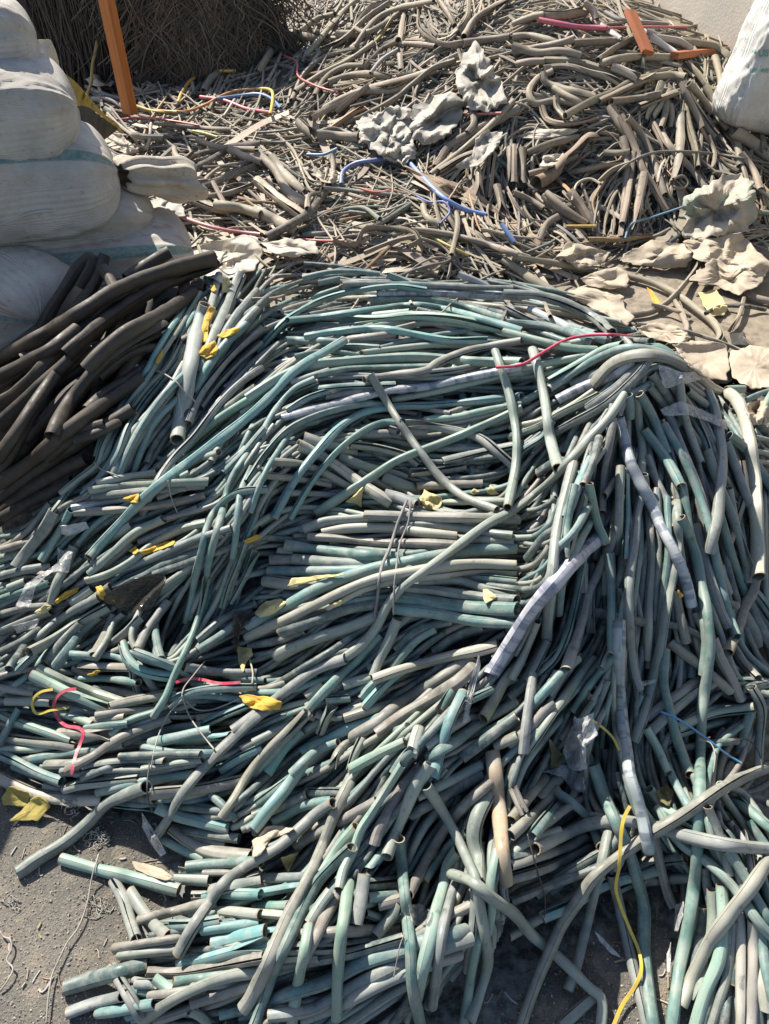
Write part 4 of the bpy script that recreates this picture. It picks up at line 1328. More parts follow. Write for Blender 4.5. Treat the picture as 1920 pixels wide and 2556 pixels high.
for k in range(3400):
    for _ in range(30):
        u, v = rng.uniform(60, 1930), rng.uniform(-30, 700)
        if inpoly((u, v), BACKPOLY): break
        if inpoly((u, v), BACKPOLY2): break
    sm_ = rng.random() < .5
    floor_ = v > 300 and u < 1230 or v > 560; hw = rng.uniform(1.3, 2.8) if sm_ else rng.uniform(2.4, 4.2) if floor_ else rng.uniform(2.8, 5.8)
    sc_ = .55+.75*v/600
    L = rng.uniform(45, 210)*sc_*(1.2 if sm_ else 1)
    pts_ = grow(fb, u, v, L, .5, .09 if not sm_ else .16, 12)
    if len(pts_) < 3: continue
    col = rng.choice(list('nnnngggpppppddssct' if floor_ else 'nnnnnnggppdddskct'))
    if floor_ and rng.random() < .13:
        Pw, r = lay(pts_, hw*rng.uniform(1.6, 3.2), sm=3, step=7); T_, N_, B_ = frames(Pw); sd_ = np.cross(T_, [0, -.3, .95]); rl = rng.normal(0, .5)
        V_ = np.stack([Pw+sd_*r+N_*0, Pw-sd_*r, Pw-sd_*r-np.array([0, 0, .0015]), Pw+sd_*r-np.array([0, 0, .0015])], 1).reshape(-1, 3); L_ = len(Pw)
        F_ = [[a*4+q_, a*4+(q_+1) % 4, (a+1)*4+(q_+1) % 4, (a+1)*4+q_] for a in range(L_-1) for q_ in range(4)]
        deb.add((V_, F_, np.ones((L_*4, 3))*vary((.40, .34, .26), .25), np.stack([np.tile([0, .3, .5, .8], L_), np.repeat(np.arange(L_)*.02, 4)], 1))); continue
    Pw, r = lay(pts_, hw*(.75+.3*v/600), sm=2.5, step=7)
    bfill.append((col, hw, pts_, Pw, r))
G_BACK = 'brown cable offcuts in the back heap'
order = sorted(range(len(bfill)), key=lambda k: -(bfill[k][1]*len(bfill[k][2])*(k/len(bfill))**2))
NB = max(0, 298-len(back)); keep = set(order[:NB])
for k, (col, hw, p_, Pw, r) in enumerate(bfill):
    if k in keep:
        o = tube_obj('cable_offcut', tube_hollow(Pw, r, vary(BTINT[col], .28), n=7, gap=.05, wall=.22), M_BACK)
        tag(o, 'x', 'cable', G_BACK); describe(o, p_, hw, BNAME[col], 'cable', LB, 90)
    else: deb.add(tube_solid(Pw, r, vary(BTINT[col], .25), n=6))
for code, hw, q in back:
    Pw, r = lay(q, hw*.9, sm=3, step=6)
    pe = (0, 0) if rng.random() < .7 else (0, rng.uniform(.5, 1.3))
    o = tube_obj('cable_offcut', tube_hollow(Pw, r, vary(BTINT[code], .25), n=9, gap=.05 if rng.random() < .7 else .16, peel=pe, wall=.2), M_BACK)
    tag(o, 'x', 'cable', G_BACK); describe(o, q, hw, BNAME[code], 'cable', LB, 90)
tag(deb.build('cable_debris', M_BACK), 'dense brown tangle of smaller cable offcuts covering the yard floor behind the teal heap', 'cable debris', kind='stuff')
# ------------------------------------------------------------------ black cables on the left
G_BLACK = 'thick black cables left of the teal heap'
fk = field(black, sig=60)
BLPOLY = tile(0, 1, [(0,800),(300,620),(700,330),(1000,400),(1000,560),(850,800),(650,1150),(560,1400),(200,1600),(0,1662)]).tolist()
for k in range(26):
    for _ in range(50):
        u, v = rng.uniform(0, 460), rng.uniform(700, 1290)
        if inpoly((u, v), BLPOLY): break
    q = grow(fk, u, v, rng.uniform(350, 560), .28, .05, 20)
    Pw, r = lay(q, 15.5, sm=5); o = tube_obj('thick_cable', tube_hollow(Pw, r, vary(TINT['k']), n=12, gap=.02, wall=.2), M_BLACK)
    tag(o, 'x', 'cable', G_BLACK); describe(o, q, 15, 'deep-lying black', 'thick cable', [(a_, b_, c_) for a_, b_, c_ in LM]+[('the silver tape', 110, 790)], 300)
for code, hw, q in black:
    Pw, r = lay(q, hw, sm=5, tmax=2.5); o = tube_obj('thick_cable', tube_hollow(Pw, r, vary(TINT['k']), n=14, gap=.02, wall=.2, peel=(0, .5 if rng.random() < .3 else 0)), M_BLACK)
    tag(o, 'x', 'cable', G_BLACK); describe(o, q, hw, 'dusty black', 'thick cable', LM+[('the silver tape', 110, 790), ('the striped sacks', 120, 620)], 300)
# ------------------------------------------------------------------ front heap: teal sheaths
fm = field(main, sig=45)
heap = Pool(); heap_core(heap, H0, lambda x, y: (y < 2.75+0*x) & (x > -3) , .11, (.03, .032, .032))  # core mound tinted near black in place of the shade between sheaths
H -= .075*((H > .09) & ((GY0+np.arange(NY)*CELL)[None] < 2.75))
mpick = lambda: TINT[rng.choice(list('tttdgssnnb'))]
world_fill(heap, 140, mpick, (-.55, 1.5), (1.3, 2.7), .06, (.008, .012), (.4, .9))
for k in range(1000):
    for _ in range(60):
        u, v = rng.uniform(-20, 1950), rng.uniform(660, 2590)
        if inpoly((u, v), MAINPOLY): break
    hwp = rng.uniform(6.2, 9.4)*(.72+.5*(v-660)/1900)
    q = grow(fm, u, v, rng.uniform(450, 1150), .13, .014, 18)
    ins = [inpoly(p_, MAINPOLY) for p_ in q]; mid_ = min(range(len(q)), key=lambda a: abs(q[a][0]-u)+abs(q[a][1]-v)); a0 = a1 = mid_
    while a0 > 0 and ins[a0-1]: a0 -= 1
    while a1 < len(q)-1 and ins[a1+1]: a1 += 1
    q = q[a0:a1+1]
    if len(q) < 5: continue
    Pw, r = lay(q, hwp, sm=4)
    heap.add(tube_solid(Pw, r, vary(TINT[rng.choice(list('ttdddddggsssnn'))], .25), n=8))
for code, hw, q in main: pass
size = [hw*np.sum(np.linalg.norm(np.diff(q, axis=0), axis=1)) for code, hw, q in main]
big = set(np.argsort(size)[::-1][:298].tolist())
big60 = set(np.argsort(size)[::-1][:60].tolist())
G_MAIN = 'cut cable sheaths in the teal heap'
for k, (code, hw, q) in enumerate(main):
    Pw, r = lay(q, hw, sm=4, tmax=2.58)
    slit = rng.random() < (.5 if k not in big60 else .3)
    peel = (0, 0)
    if code == 'w': slit = False
    if code != 'w' and k not in big60 and rng.random() < .2: peel = (0, rng.uniform(.4, 1.2)) if rng.random() < .6 else (rng.uniform(.4, 1.2), 0)
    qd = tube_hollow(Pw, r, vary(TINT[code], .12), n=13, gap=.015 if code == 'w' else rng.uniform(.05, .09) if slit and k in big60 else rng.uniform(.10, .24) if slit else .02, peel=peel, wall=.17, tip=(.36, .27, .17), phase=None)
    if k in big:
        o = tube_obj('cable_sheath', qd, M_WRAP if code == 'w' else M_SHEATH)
        tag(o, 'x', 'cable sheath', G_MAIN); describe(o, q, hw, CNAME[code]+(' slit' if slit else ''), 'sheath', LM, 330)
    else: heap.add(qd)
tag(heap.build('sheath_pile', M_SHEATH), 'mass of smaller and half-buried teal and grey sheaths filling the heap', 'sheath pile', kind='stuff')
# ------------------------------------------------------------------ wires, straps, strings
def plain(name, col, rough=.45): 
    m_, t_, b_ = new_mat(name); b_.inputs['Roughness'].default_value = rough
    pos_ = nd(t_, 'ShaderNodeNewGeometry').outputs['Position']
    c_ = mixc(t_, ramp(t_, nz(t_, pos_, 70, 4), [(.42, 0), (.7, .45)]), col, (.30, .27, .22)); t_.links.new(c_, b_.inputs['Base Color']); return m_
def ribbon(Pw, w_, th):                             # flat strap: rectangular section
    T, N, Bn = frames(Pw); up_ = np.array([0, -.45, .89]); Sx = np.cross(T, up_); Sx /= np.linalg.norm(Sx, axis=1)[:, None]+1e-9; Nn = np.cross(Sx, T)
    V = np.stack([Pw+Sx*w_+Nn*th, Pw-Sx*w_+Nn*th, Pw-Sx*w_-Nn*th, Pw+Sx*w_-Nn*th], 1); L = len(Pw)
    F = [[a*4+k, a*4+(k+1) % 4, (a+1)*4+(k+1) % 4, (a+1)*4+k] for a in range(L-1) for k in range(4)]+[[3, 2, 1, 0], [L*4-4, L*4-3, L*4-2, L*4-1]]
    return V.reshape(-1, 3), F
for tl, name, cat, col, hw, label, p in WIRES:
    if p is None: continue
    q = tile(*tl, p); Pw, r = lay(q, hw*S*(.72 if name == 'electric_wire' else .85), sm=4, lift=.004)
    if name == 'packing_strap':
        V, F = ribbon(Pw, r*.75, .0012); org = V.mean(0); o = link(name, mesh_from(name, V-org, F, False), plain(name, col)); o.location = org
    else:
        V, F, tn, uv = tube_solid(Pw, r, (1, 1, 1), 9); org = V.mean(0); o = link(name, mesh_from(name, V-org, F, True, sharp=.9), plain(name, col)); o.location = org
    tag(o, label, cat)
M_STR = simple_mat('pale_string', (.34, .32, .28), .8, .3); M_TWINE = simple_mat('grey_twine', (.22, .21, .21), .7, .3); M_DARKW = simple_mat('dark_wire', (.06, .055, .05), .6, .3)
for tl, label, p, hw in STRINGS:
    q = tile(*tl, p); Pw, r = lay(q, hw*S, sm=3, lift=.004, rmin=.0009, settle=False)
    V, F, tn, uv = tube_solid(Pw, r, (1, 1, 1), 6); org = V.mean(0)
    nm = 'twine' if 'twine' in label else 'string' if ('string' in label or 'thread' in label) else 'binding_wire'
    o = link(nm, mesh_from(nm, V-org, F), M_TWINE if 'twine' in label else M_DARKW if 'dark' in label else M_STR); o.location = org; tag(o, label, 'twine' if nm == 'twine' else 'string' if nm == 'string' else 'wire')
for (tl, cx, cy, rr, n_, label) in (((0, 3), 625, 470, 85, 5, 'tangle of pale thread on the sunlit ground below the lower left bundle'), ((0, 3), 600, 900, 85, 4, 'tangle of white thread on the shaded ground beside the short grey-green sheath'), ((0, 3), 450, 270, 70, 3, 'loose pale thread curls right of the yellow crumpled paper on the ground'), ((0, 3), 60, 900, 70, 2, 'white thread curls at the left edge of the shaded ground')):
    pool = Pool()
    for s_ in range(n_):
        a = rng.uniform(0, 6.28); x, y = cx+rng.normal(0, rr*.3), cy+rng.normal(0, rr*.3); pts_ = []
        for k in range(70):
            a += rng.normal(0, .75); x += math.cos(a)*9; y += math.sin(a)*9
            if math.hypot(x-cx, y-cy) > rr: a = math.atan2(cy-y, cx-x)+rng.normal(0, .5)
            pts_.append((x, y))
        Pw, r = lay(tile(*tl, pts_), 2.4*S, sm=1, step=4, rmin=.0009); pool.add(tube_solid(Pw, r, (.5, .47, .4), 5))
    o = pool.build('thread_tangle', M_STR); tag(o, label, 'thread')
# ------------------------------------------------------------------ cloths, films and scraps
def fbm(x, y, z, oct=4):
    s_ = 0; a_ = 1; 
    for k in range(oct): s_ += a_*(1-2*abs(mnoise.noise((x, y, z)))); x *= 2.1; y *= 2.1; z += 7.3; a_ *= .5
    return s_
def folds(P_, freq):                                # straight creases of a thin sheet: triangle waves along random directions
    s_ = np.zeros(len(P_)); wrp = np.array([mnoise.noise((p[0]*freq*.35, p[1]*freq*.35, p[2]*freq*.35)) for p in P_])
    for k in range(8):
        n_ = rng.normal(0, 1, 3); n_ /= np.linalg.norm(n_); fq = freq*rng.choice([.22, .3, .45, .7, 1.1, 1.7]); x = P_@n_*fq+rng.uniform(0, 9)+wrp*rng.uniform(.2, 1.0)
        tri = np.abs((x % 1)-.5)*2; s_ += (tri**rng.uniform(.9, 1.2))*min(1.2, .3*freq/fq)
    return s_-s_.mean()+.35
def sheet(name, label, cat, poly, mat, amp=.02, freq=14., lift=.006, rings=16, sect=64, th=.0014, rag=.04, depth=None, sm=3, group=None):
    poly = np.asarray(poly, float); c = poly.mean(0); pc = np.vstack([poly, poly[:1]])
    s_ = np.concatenate([[0], np.cumsum(np.linalg.norm(np.diff(pc, axis=0), axis=1))]); u = np.linspace(0, s_[-1], sect, endpoint=False)
    bd = np.stack([np.interp(u, s_, pc[:, 0]), np.interp(u, s_, pc[:, 1])], 1)
    seed = rng.uniform(0, 100); sz = np.linalg.norm(bd-c, axis=1).mean()
    rg = np.array([1+rag*mnoise.noise((k*.4, seed, 0))*2 for k in range(sect)])
    rf = (np.arange(rings)+1)/rings
    UV = np.vstack([c[None]]+[c+(bd-c)*(rg[:, None]*f) for f in rf])
    if depth is None:
        t_, d = raycast(UV, .003); G = t_[1:].reshape(rings, sect)
        for _ in range(3 if lift > .02 else 0):
            Gp = np.vstack([G[:1], G, G[-1:]]); G = np.minimum(G, np.minimum(np.minimum(Gp[:-2], Gp[2:]), np.minimum(np.roll(G, 1, 1), np.roll(G, -1, 1))))
        for _ in range(sm):
            Gp = np.vstack([np.full((1, sect), t_[0]), G, G[-1:]]); Gs = (Gp[:-2]+Gp[2:]+np.roll(G, 1, 1)+np.roll(G, -1, 1))/4; G = np.minimum(Gs, G)*.6+Gs*.4
            t_[0] = min(t_[0], G[0].mean())
        t_[1:] = G.ravel()
    else:
        d = rays(UV); v0, v1 = UV[:, 1].min(), UV[:, 1].max(); t_ = depth[0]+(depth[1]-depth[0])*(UV[:, 1]-v0)/(v1-v0)
    Pw = CAMP+d*t_[:, None]
    cr = folds(Pw, freq)
    wob = np.array([[mnoise.noise((p[0]*freq*1.7, p[1]*freq*1.7, seed+k*9)) for k in range(3)] for p in Pw])
    e = np.concatenate([[0], np.repeat(rf, sect)])
    amp = amp*(1.5 if lift > .02 else 1); t2 = t_ - lift - amp*np.clip(cr, -.25, 1.6)*(1-.6*e**3)
    Pw = CAMP+d*t2[:, None] + wob*amp*.12
    Pw[:, 2] = np.maximum(Pw[:, 2], .003)
    F = [[0, 1+k, 1+(k+1) % sect] for k in range(sect)]
    for a in range(rings-1):
        o_ = 1+a*sect
        F += [[o_+k, o_+sect+k, o_+sect+(k+1) % sect, o_+(k+1) % sect] for k in range(sect)]
    F = [f[::-1] for f in F]
    org = Pw.mean(0)
    o = link(name, mesh_from(name, Pw-org, F, True, sharp=.35), mat); o.location = org
    md = o.modifiers.new('thickness', 'SOLIDIFY'); md.thickness = th; md.offset = 1
    return tag(o, label, cat, group)
def cloth_mat(name, col, col2, green=None):
    m_, t_, b_ = new_mat(name); pos_ = nd(t_, 'ShaderNodeNewGeometry').outputs['Position']
    c_ = mixc(t_, ramp(t_, nz(t_, pos_, 12, 6, .65), [(.38, 0), (.62, 1)]), col, col2)
    c_ = mixc(t_, ramp(t_, nz(t_, pos_, 40, 5, .7), [(.58, 0), (.74, .5)]), c_, tuple(x*.45 for x in col))
    if green: c_ = mixc(t_, ramp(t_, nz(t_, pos_, 5, 2), [(.54, 0), (.60, .35)]), c_, green)
    t_.links.new(c_, b_.inputs['Base Color']); b_.inputs['Roughness'].default_value = .85
    vo = nd(t_, 'ShaderNodeTexVoronoi', feature='DISTANCE_TO_EDGE'); vo.inputs['Scale'].default_value = 26; t_.links.new(mixc(t_, .12, pos_, nd(t_, 'ShaderNodeTexNoise').outputs[1]), vo.inputs['Vector'])
    ad = nd(t_, 'ShaderNodeMath', operation='ADD'); t_.links.new(ramp(t_, vo.outputs[0], [(0, .55), (.05, .75)]), ad.inputs[0]); t_.links.new(nz(t_, pos_, 110, 4), ad.inputs[1])
    bump(t_, b_, ad.outputs[0], .22, .004); return m_
M_BEIGE = cloth_mat('dusty_beige_sheet', (.44, .375, .29), (.34, .285, .215)); M_GREYT = cloth_mat('grimy_white_tarp', (.41, .385, .335), (.26, .245, .215))
M_WHITE = cloth_mat('pale_cloth', (.50, .455, .38), (.39, .35, .285)); M_PRINT = cloth_mat('printed_sack_cloth', (.40, .355, .29), (.31, .275, .23), (.14, .30, .22))
M_YEL = cloth_mat('yellow_tape', (.52, .33, .05), (.44, .27, .045)); M_PYEL = cloth_mat('pale_yellow_tape', (.55, .48, .25), (.48, .40, .18)); M_OLIVE = cloth_mat('olive_paper', (.16, .15, .07), (.11, .10, .05)); M_YTARP = cloth_mat('yellow_tarp', (.36, .29, .07), (.26, .21, .06))
M_DARKC = cloth_mat('dark_cloth', (.05, .05, .045), (.035, .035, .03)); M_CARD = cloth_mat('brown_strip', (.27, .205, .145), (.22, .165, .12)); M_FILM = film_mat('clear_film', (.62, .63, .63), .34); M_SILV = film_mat('silver_film', (.5, .5, .5), .8); M_DFILM = film_mat('dark_film', (.05, .045, .04), .75)
GRP = dict(tape_scrap='yellow tape and paper scraps on the teal heap', clear_film='clear film scraps', crumpled_tarp='crumpled tarps and sheets behind the teal heap', cardboard_sheet='trodden beige sheets')
SH = [
((2,0),'crumpled_tarp','crumpled beige tarp with green print at the right, below the white sack','tarp',[1110,1290,1200,1235,1350,1140,1480,1130,1560,1190,1580,1370,1540,1500,1350,1520,1180,1560,1085,1530,1120,1420],M_PRINT,.07,9,28),
((2,0),'crumpled_tarp','crumpled beige sheet spread at the foot of the brown heap, left of centre','tarp',[740,1630,900,1560,1110,1580,1180,1662,1120,1740,860,1730,690,1690],M_BEIGE,.045,10,22),
((2,0),'crumpled_tarp','small pale beige rag at the heap foot, next to the thin yellow-orange wire','rag',[280,1662,360,1570,500,1600,640,1640,600,1700,430,1740],M_BEIGE,.035,14,18),
((2,0),'crumpled_tarp','torn beige sheet under the tarp with green print','tarp',[1100,1570,1350,1525,1480,1510,1520,1570,1600,1640,1700,1710,1640,1790,1400,1720,1210,1700],M_BEIGE,.05,10,22),
((2,0),'paper_scrap','flat white paper sheets in the brown heap, left of the hanging tubes','paper',[20,885,150,840,430,835,380,870,260,890,130,905],M_WHITE,.012,20,10),
((2,0),'paper_scrap','crumpled beige paper ball beside the brown open channel','paper',[175,1075,200,1010,330,995,350,1035,260,1080,210,1095],M_WHITE,.03,22,14),
((1,0),'crumpled_tarp','crumpled grey plastic tarp, lower left of the pair in mid debris','tarp',[655,790,700,745,920,690,1000,720,1000,860,1045,1000,960,1075,850,1040,740,960,680,900],M_GREYT,.075,10,28),
((1,0),'crumpled_tarp','crumpled grey tarp with a dark hollow, right of the lower left tarp','tarp',[1000,690,1150,625,1290,598,1350,665,1310,800,1270,870,1100,945,1010,900,1000,800],M_GREYT,.07,10,26),
((1,0),'crumpled_tarp','tall whitish crumpled tarp highest of the three grey tarps','tarp',[1290,470,1350,350,1420,275,1480,340,1540,450,1600,540,1625,660,1490,725,1360,690,1320,590],M_GREYT,.08,9,28),
((1,0),'crumpled_tarp','small twisted beige rag right of the grey tarps, among brown cables','rag',[1290,1075,1400,1010,1420,900,1500,840,1600,860,1560,960,1440,1075,1330,1095],M_GREYT,.05,14,20),
((1,0),'flat_strip','flat brown strip lying diagonally under the bright blue wire','strip',[960,1075,1080,1115,1300,1185,1440,1250,1560,1350,1662,1440,1500,1360,1350,1300,1220,1270,1050,1165],M_CARD,.008,8,14),
((2,0),'flat_strip','flat grey-brown strip end pointing at the pale blue wire stub','strip',[0,1415,100,1490,205,1570,170,1600,80,1520,-20,1450],M_CARD,.006,8,12),
((1,0),'cloth_scrap','flat beige scrap left of the bright blue wire in the debris','rag',[350,1105,450,1080,570,1130,520,1190,420,1180],M_BEIGE,.02,14,14),
((1,0),'cloth_scrap','whitish cloth lying just behind the top edge of the teal heap','rag',[40,1580,200,1545,380,1565,400,1640,230,1668,100,1640],M_WHITE,.03,14,18),
((0,0),'cream_sheet','large smooth cream sheet between the striped sacks and the teal heap','sheet',[1230,1620,1380,1560,1560,1530,1680,1540,1720,1640,1640,1760,1440,1830,1250,1760],M_WHITE,.02,6,18),
((0,0),'plastic_bag','white plastic bag right of the orange post at the bale foot','plastic bag',[822,440,860,408,930,400,968,425,965,495,890,482,835,475],M_WHITE,.08,7,16),
((0,0),'cloth_scrap','pale cloth left of the orange post, lower one','rag',[545,510,600,475,660,480,745,530,720,562,600,555],M_BEIGE,.06,8,16),
((0,0),'cloth_scrap','pale cloth left of the orange post, upper one by the bale','rag',[420,470,470,415,545,425,560,470,520,500,440,498],M_BEIGE,.06,8,16),
((0,0),'cloth_scrap','dull beige sheet piece beside the tied sack neck, below the yellow tarp','rag',[672,915,730,862,800,885,905,985,820,1000,720,960],M_BEIGE,.02,9,14),
((0,0),'cloth_scrap','grey rag on the debris below the tied sack neck','rag',[930,1310,1040,1285,1180,1320,1210,1400,1080,1415,970,1380],M_GREYT,.03,12,16),
((2,1),'cardboard_sheet','trodden beige sheet right of the knot, left one of two','sheet',[1040,575,1160,545,1370,560,1405,680,1395,800,1270,800,1140,720],M_BEIGE,.012,9,18),
((2,1),'cardboard_sheet','trodden beige sheet at the right edge, right one of two','sheet',[1405,620,1560,575,1720,600,1740,850,1560,860,1420,790],M_BEIGE,.014,9,18),
((2,1),'cardboard_sheet','trodden beige sheet inside the big bent cable loop','sheet',[800,460,920,430,1080,455,1160,530,1060,570,900,535],M_BEIGE,.012,9,16),
((2,1),'cardboard_sheet','pinkish beige sheet along the heap edge above the red wire','sheet',[340,240,520,170,720,260,720,330,800,400,720,440,540,350],M_BEIGE,.014,10,18),
((2,1),'rolled_cloth','rolled beige cloth at the start of the big bent cable loop','cloth',[440,140,560,95,680,65,755,125,745,200,620,210,490,190],M_BEIGE,.04,9,18),
((2,1),'crumpled_tarp','creased beige sheet right of the rolled cloth, near the frame edge','tarp',[1150,150,1290,25,1480,-10,1640,120,1590,190,1460,250,1330,200],M_BEIGE,.035,9,22),
((2,1),'cloth_scrap','small pale scrap above the rolled cloth','rag',[330,15,450,-10,570,10,560,85,420,85],M_WHITE,.02,12,14),
((2,1),'paper_scrap','yellow crumpled paper on the dirt at the right','paper',[1200,235,1320,220,1400,330,1375,385,1285,390,1235,310],M_PYEL,.012,16,12),
((2,1),'paper_scrap','narrow orange-yellow scrap on the dirt, left of the yellow crumpled paper','paper',[868,200,900,215,965,310,920,320],M_YEL,.008,16,8),
((2,1),'cloth_scrap','small dark grey plate scrap beyond the trodden sheets','scrap',[1405,505,1500,490,1525,580,1420,575],M_DARKC,.004,10,8),
((2,1),'cloth_scrap','pale sheet corner at the right edge below the trodden sheets','rag',[1490,970,1600,930,1690,960,1690,1070,1560,1100],M_BEIGE,.012,10,14),
((0,1),'tape_scrap','yellow knotted tape scrap on the upper left bundle','tape scrap',[1285,635,1320,580,1390,545,1415,590,1400,640,1340,668],M_YEL,.022,30,10),
((0,1),'tape_scrap','yellow tape strip standing upright above the knotted scrap','tape scrap',[1312,450,1345,345,1365,322,1395,335,1385,380,1352,450,1345,550,1312,562],M_YEL,.01,30,10),
((0,1),'tape_scrap','yellow tape tongue pointing right from the knotted scrap','tape scrap',[1405,515,1470,475,1558,458,1545,490,1480,520,1430,532],M_YEL,.01,30,10),
((0,1),'tape_scrap','dull yellow scrap between sheath ends at the heap top','tape scrap',[1438,180,1475,130,1500,185,1475,240,1440,235],M_PYEL,.008,30,8),
((0,1),'tape_scrap','tiny orange-yellow scrap at the tip of the upper left bundle','tape scrap',[1362,215,1388,170,1402,220,1385,232],M_YEL,.005,30,6),
((0,1),'tape_scrap','small yellow scrap on the horizontal stubs left of the bright blue sheath','tape scrap',[800,1570,850,1550,900,1538,902,1600,850,1598],M_YEL,.008,30,8),
((0,1),'tape_scrap','yellow sliver on the outer side of the upper left bundle','tape scrap',[1008,690,1030,640,1056,600,1050,655,1028,700],M_YEL,.006,30,6),
((1,1),'tape_scrap','yellow crumpled tape scrap at the end of the grey stubs','tape scrap',[1055,1575,1090,1508,1135,1540,1205,1560,1200,1612,1162,1650,1100,1625],M_PYEL,.018,28,12),
((1,1),'tape_scrap','dull olive-yellow scrap under the pale mint crossing sheath','tape scrap',[575,1592,650,1540,692,1495,685,1630,640,1600],M_PYEL,.012,28,10),
((1,1),'tape_scrap','tiny pale scrap left of the small spiky scrap near the curved grey cable','tape scrap',[1385,1535,1412,1505,1448,1525,1410,1545],M_PYEL,.006,30,6),
((1,1),'tape_scrap','tiny spiky yellow scrap inside the curved grey cable','tape scrap',[1495,1530,1520,1478,1565,1535,1520,1545],M_PYEL,.006,30,6),
((0,2),'tape_scrap','long yellow tape leaf on the dark stubs at the left','tape scrap',[905,255,1000,218,1080,188,1142,183,1125,210,1020,245,930,270],M_YEL,.01,26,10),
((0,2),'tape_scrap','dull yellow leaf left of the long yellow tape leaf','tape scrap',[835,245,880,215,905,250,875,272],M_YEL,.008,26,8),
((0,2),'tape_scrap','yellow tape folded under the dark film at the left','tape scrap',[618,480,660,472,690,530,762,550,768,590,700,580,645,545],M_YEL,.012,26,10),
((0,2),'tape_scrap','yellow crumpled scrap left of the dark film','tape scrap',[355,575,430,510,512,478,508,512,430,555,365,590],M_YEL,.012,26,10),
((0,2),'tape_scrap','faded yellow scrap beside the clear film at the left edge','tape scrap',[225,645,290,598,332,600,320,632,250,665],M_PYEL,.01,26,8),
((0,2),'tape_scrap','yellow-green leaf hanging from the end of the middle bundle','tape scrap',[1535,870,1630,878,1642,920,1595,970,1577,1035,1545,960],M_PYEL,.01,26,10),
((0,2),'tape_scrap','orange-yellow tape flap at the right end of the lower left bundle','tape scrap',[1550,1192,1600,1178,1740,1195,1835,1230,1805,1272,1700,1285,1615,1262],M_YEL,.012,24,12),
((0,2),'tape_scrap','yellow sliver left of the bound middle bundle among hanging sheaths','tape scrap',[1575,185,1662,138,1695,150,1660,178,1600,200],M_YEL,.006,26,8),
((0,2),'tape_scrap','small yellow straw at the top of the lower left bundle','tape scrap',[565,1052,630,1018,655,1025,592,1060],M_YEL,.005,26,6),
((1,2),'tape_scrap','pale yellow crumpled paper at the left end of the middle bundle','tape scrap',[-10,650,60,568,150,558,205,580,130,645,20,685],M_PYEL,.02,24,12),
((1,2),'tape_scrap','long pale yellow torn paper between the middle bundle sheaths','tape scrap',[200,475,225,425,450,405,590,398,450,422,280,465],M_PYEL,.008,24,10),
((1,2),'tape_scrap','tiny yellow scrap low on the bound middle bundle','tape scrap',[475,602,555,565,545,598,500,608],M_PYEL,.005,26,6),
((1,2),'tape_scrap','pale fan-shaped scrap on the right part of the middle bundle','tape scrap',[1468,500,1500,498,1562,545,1490,592,1474,560],M_PYEL,.008,26,8),
((2,2),'tape_scrap','olive leaf-like paper beside the clear film below the fan','paper',[230,1455,335,1580,300,1650,240,1660,248,1560],M_OLIVE,.012,20,10),
((2,2),'tape_scrap','tiny bright yellow scrap behind the fan strands','tape scrap',[1070,500,1105,540,1080,555],M_YEL,.004,26,6),
((0,3),'crumpled_paper','yellow crumpled paper on the ground at the left edge, upper part','paper',[15,200,60,118,180,158,192,195,170,255,100,245,20,235],M_YTARP,.014,22,14),
((0,3),'crumpled_paper','yellow crumpled paper on the ground, larger lower piece','paper',[65,345,140,280,222,188,292,200,332,250,250,345,150,345],M_YTARP,.016,20,14),
((1,3),'tape_scrap','bright yellow triangular scrap on the bottom bundle','tape scrap',[155,580,272,548,202,685],M_PYEL,.004,20,8),
((1,3),'torn_paper','torn beige paper arch above the yellow triangular scrap','paper',[-20,480,60,378,150,368,245,402,180,432,70,460,30,560,-20,580],M_BEIGE,.014,16,12),
((2,3),'tape_scrap','olive crumpled leaf in the gap under the right sheaths','paper',[925,150,1000,105,1045,160,1015,260,950,215],M_OLIVE,.012,20,10),
((0,3),'leaf_scrap','pale brown paper leaf lying on the ground right of the long mint sheath','paper',[860,610,940,620,1060,660,1130,720,1080,735,960,700,880,660],M_BEIGE,.006,16,10),
((0,1),'silver_tape','strip of shiny silver film wrapped round the black cables','film',[168,745,225,660,320,662,412,692,380,775,270,762],M_SILV,.012,24,10),
((2,1),'clear_film','crumpled clear film across the knot of the fan','film',[945,700,1090,750,1245,738,1225,800,1080,830,980,865,960,770],M_FILM,.02,16,14),
((2,1),'clear_film','clear film strip drooping right below the knot','film',[955,990,1080,938,1150,960,1290,1020,1410,1075,1400,1130,1280,1075,1100,1015,975,1035],M_FILM,.014,18,14),
((2,1),'clear_film','small clear film standing up behind the knot','film',[1045,625,1120,580,1160,610,1205,700,1110,665],M_FILM,.012,18,10),
((1,2),'clear_film','narrow clear film streamer on the slope below the middle bundle','film',[1335,1365,1370,1150,1440,925,1455,985,1400,1200,1362,1370],M_FILM,.01,18,12),
((2,2),'clear_film','shiny clear film bunch below the fan, left of the long wrapped sheath','film',[330,1540,400,1330,520,1295,545,1450,475,1500,485,1668,360,1668],M_FILM,.03,18,16),
((2,2),'clear_film','tiny clear film tag at a strand end in the fan','film',[810,1095,935,1078,920,1100,850,1125],M_FILM,.006,18,8),
((2,3),'clear_film','glossy clear film flap above the dark right bundle','film',[195,30,340,-30,460,60,472,165,380,140,310,40],M_FILM,.022,18,14),
((0,2),'clear_film','dull clear film hanging over the sheath ends at the left edge','film',[105,605,165,465,260,400,355,368,300,405,225,485,195,615],M_FILM,.012,16,12),
((0,2),'clear_film','crumpled film below the brown stubs at the left','film',[375,225,470,258,445,385,285,385,375,330],M_FILM,.02,18,12),
((0,2),'clear_film','whitish film wrapped round a stub end at the left','film',[395,85,560,58,585,100,440,152,400,135],M_SILV,.014,18,10),
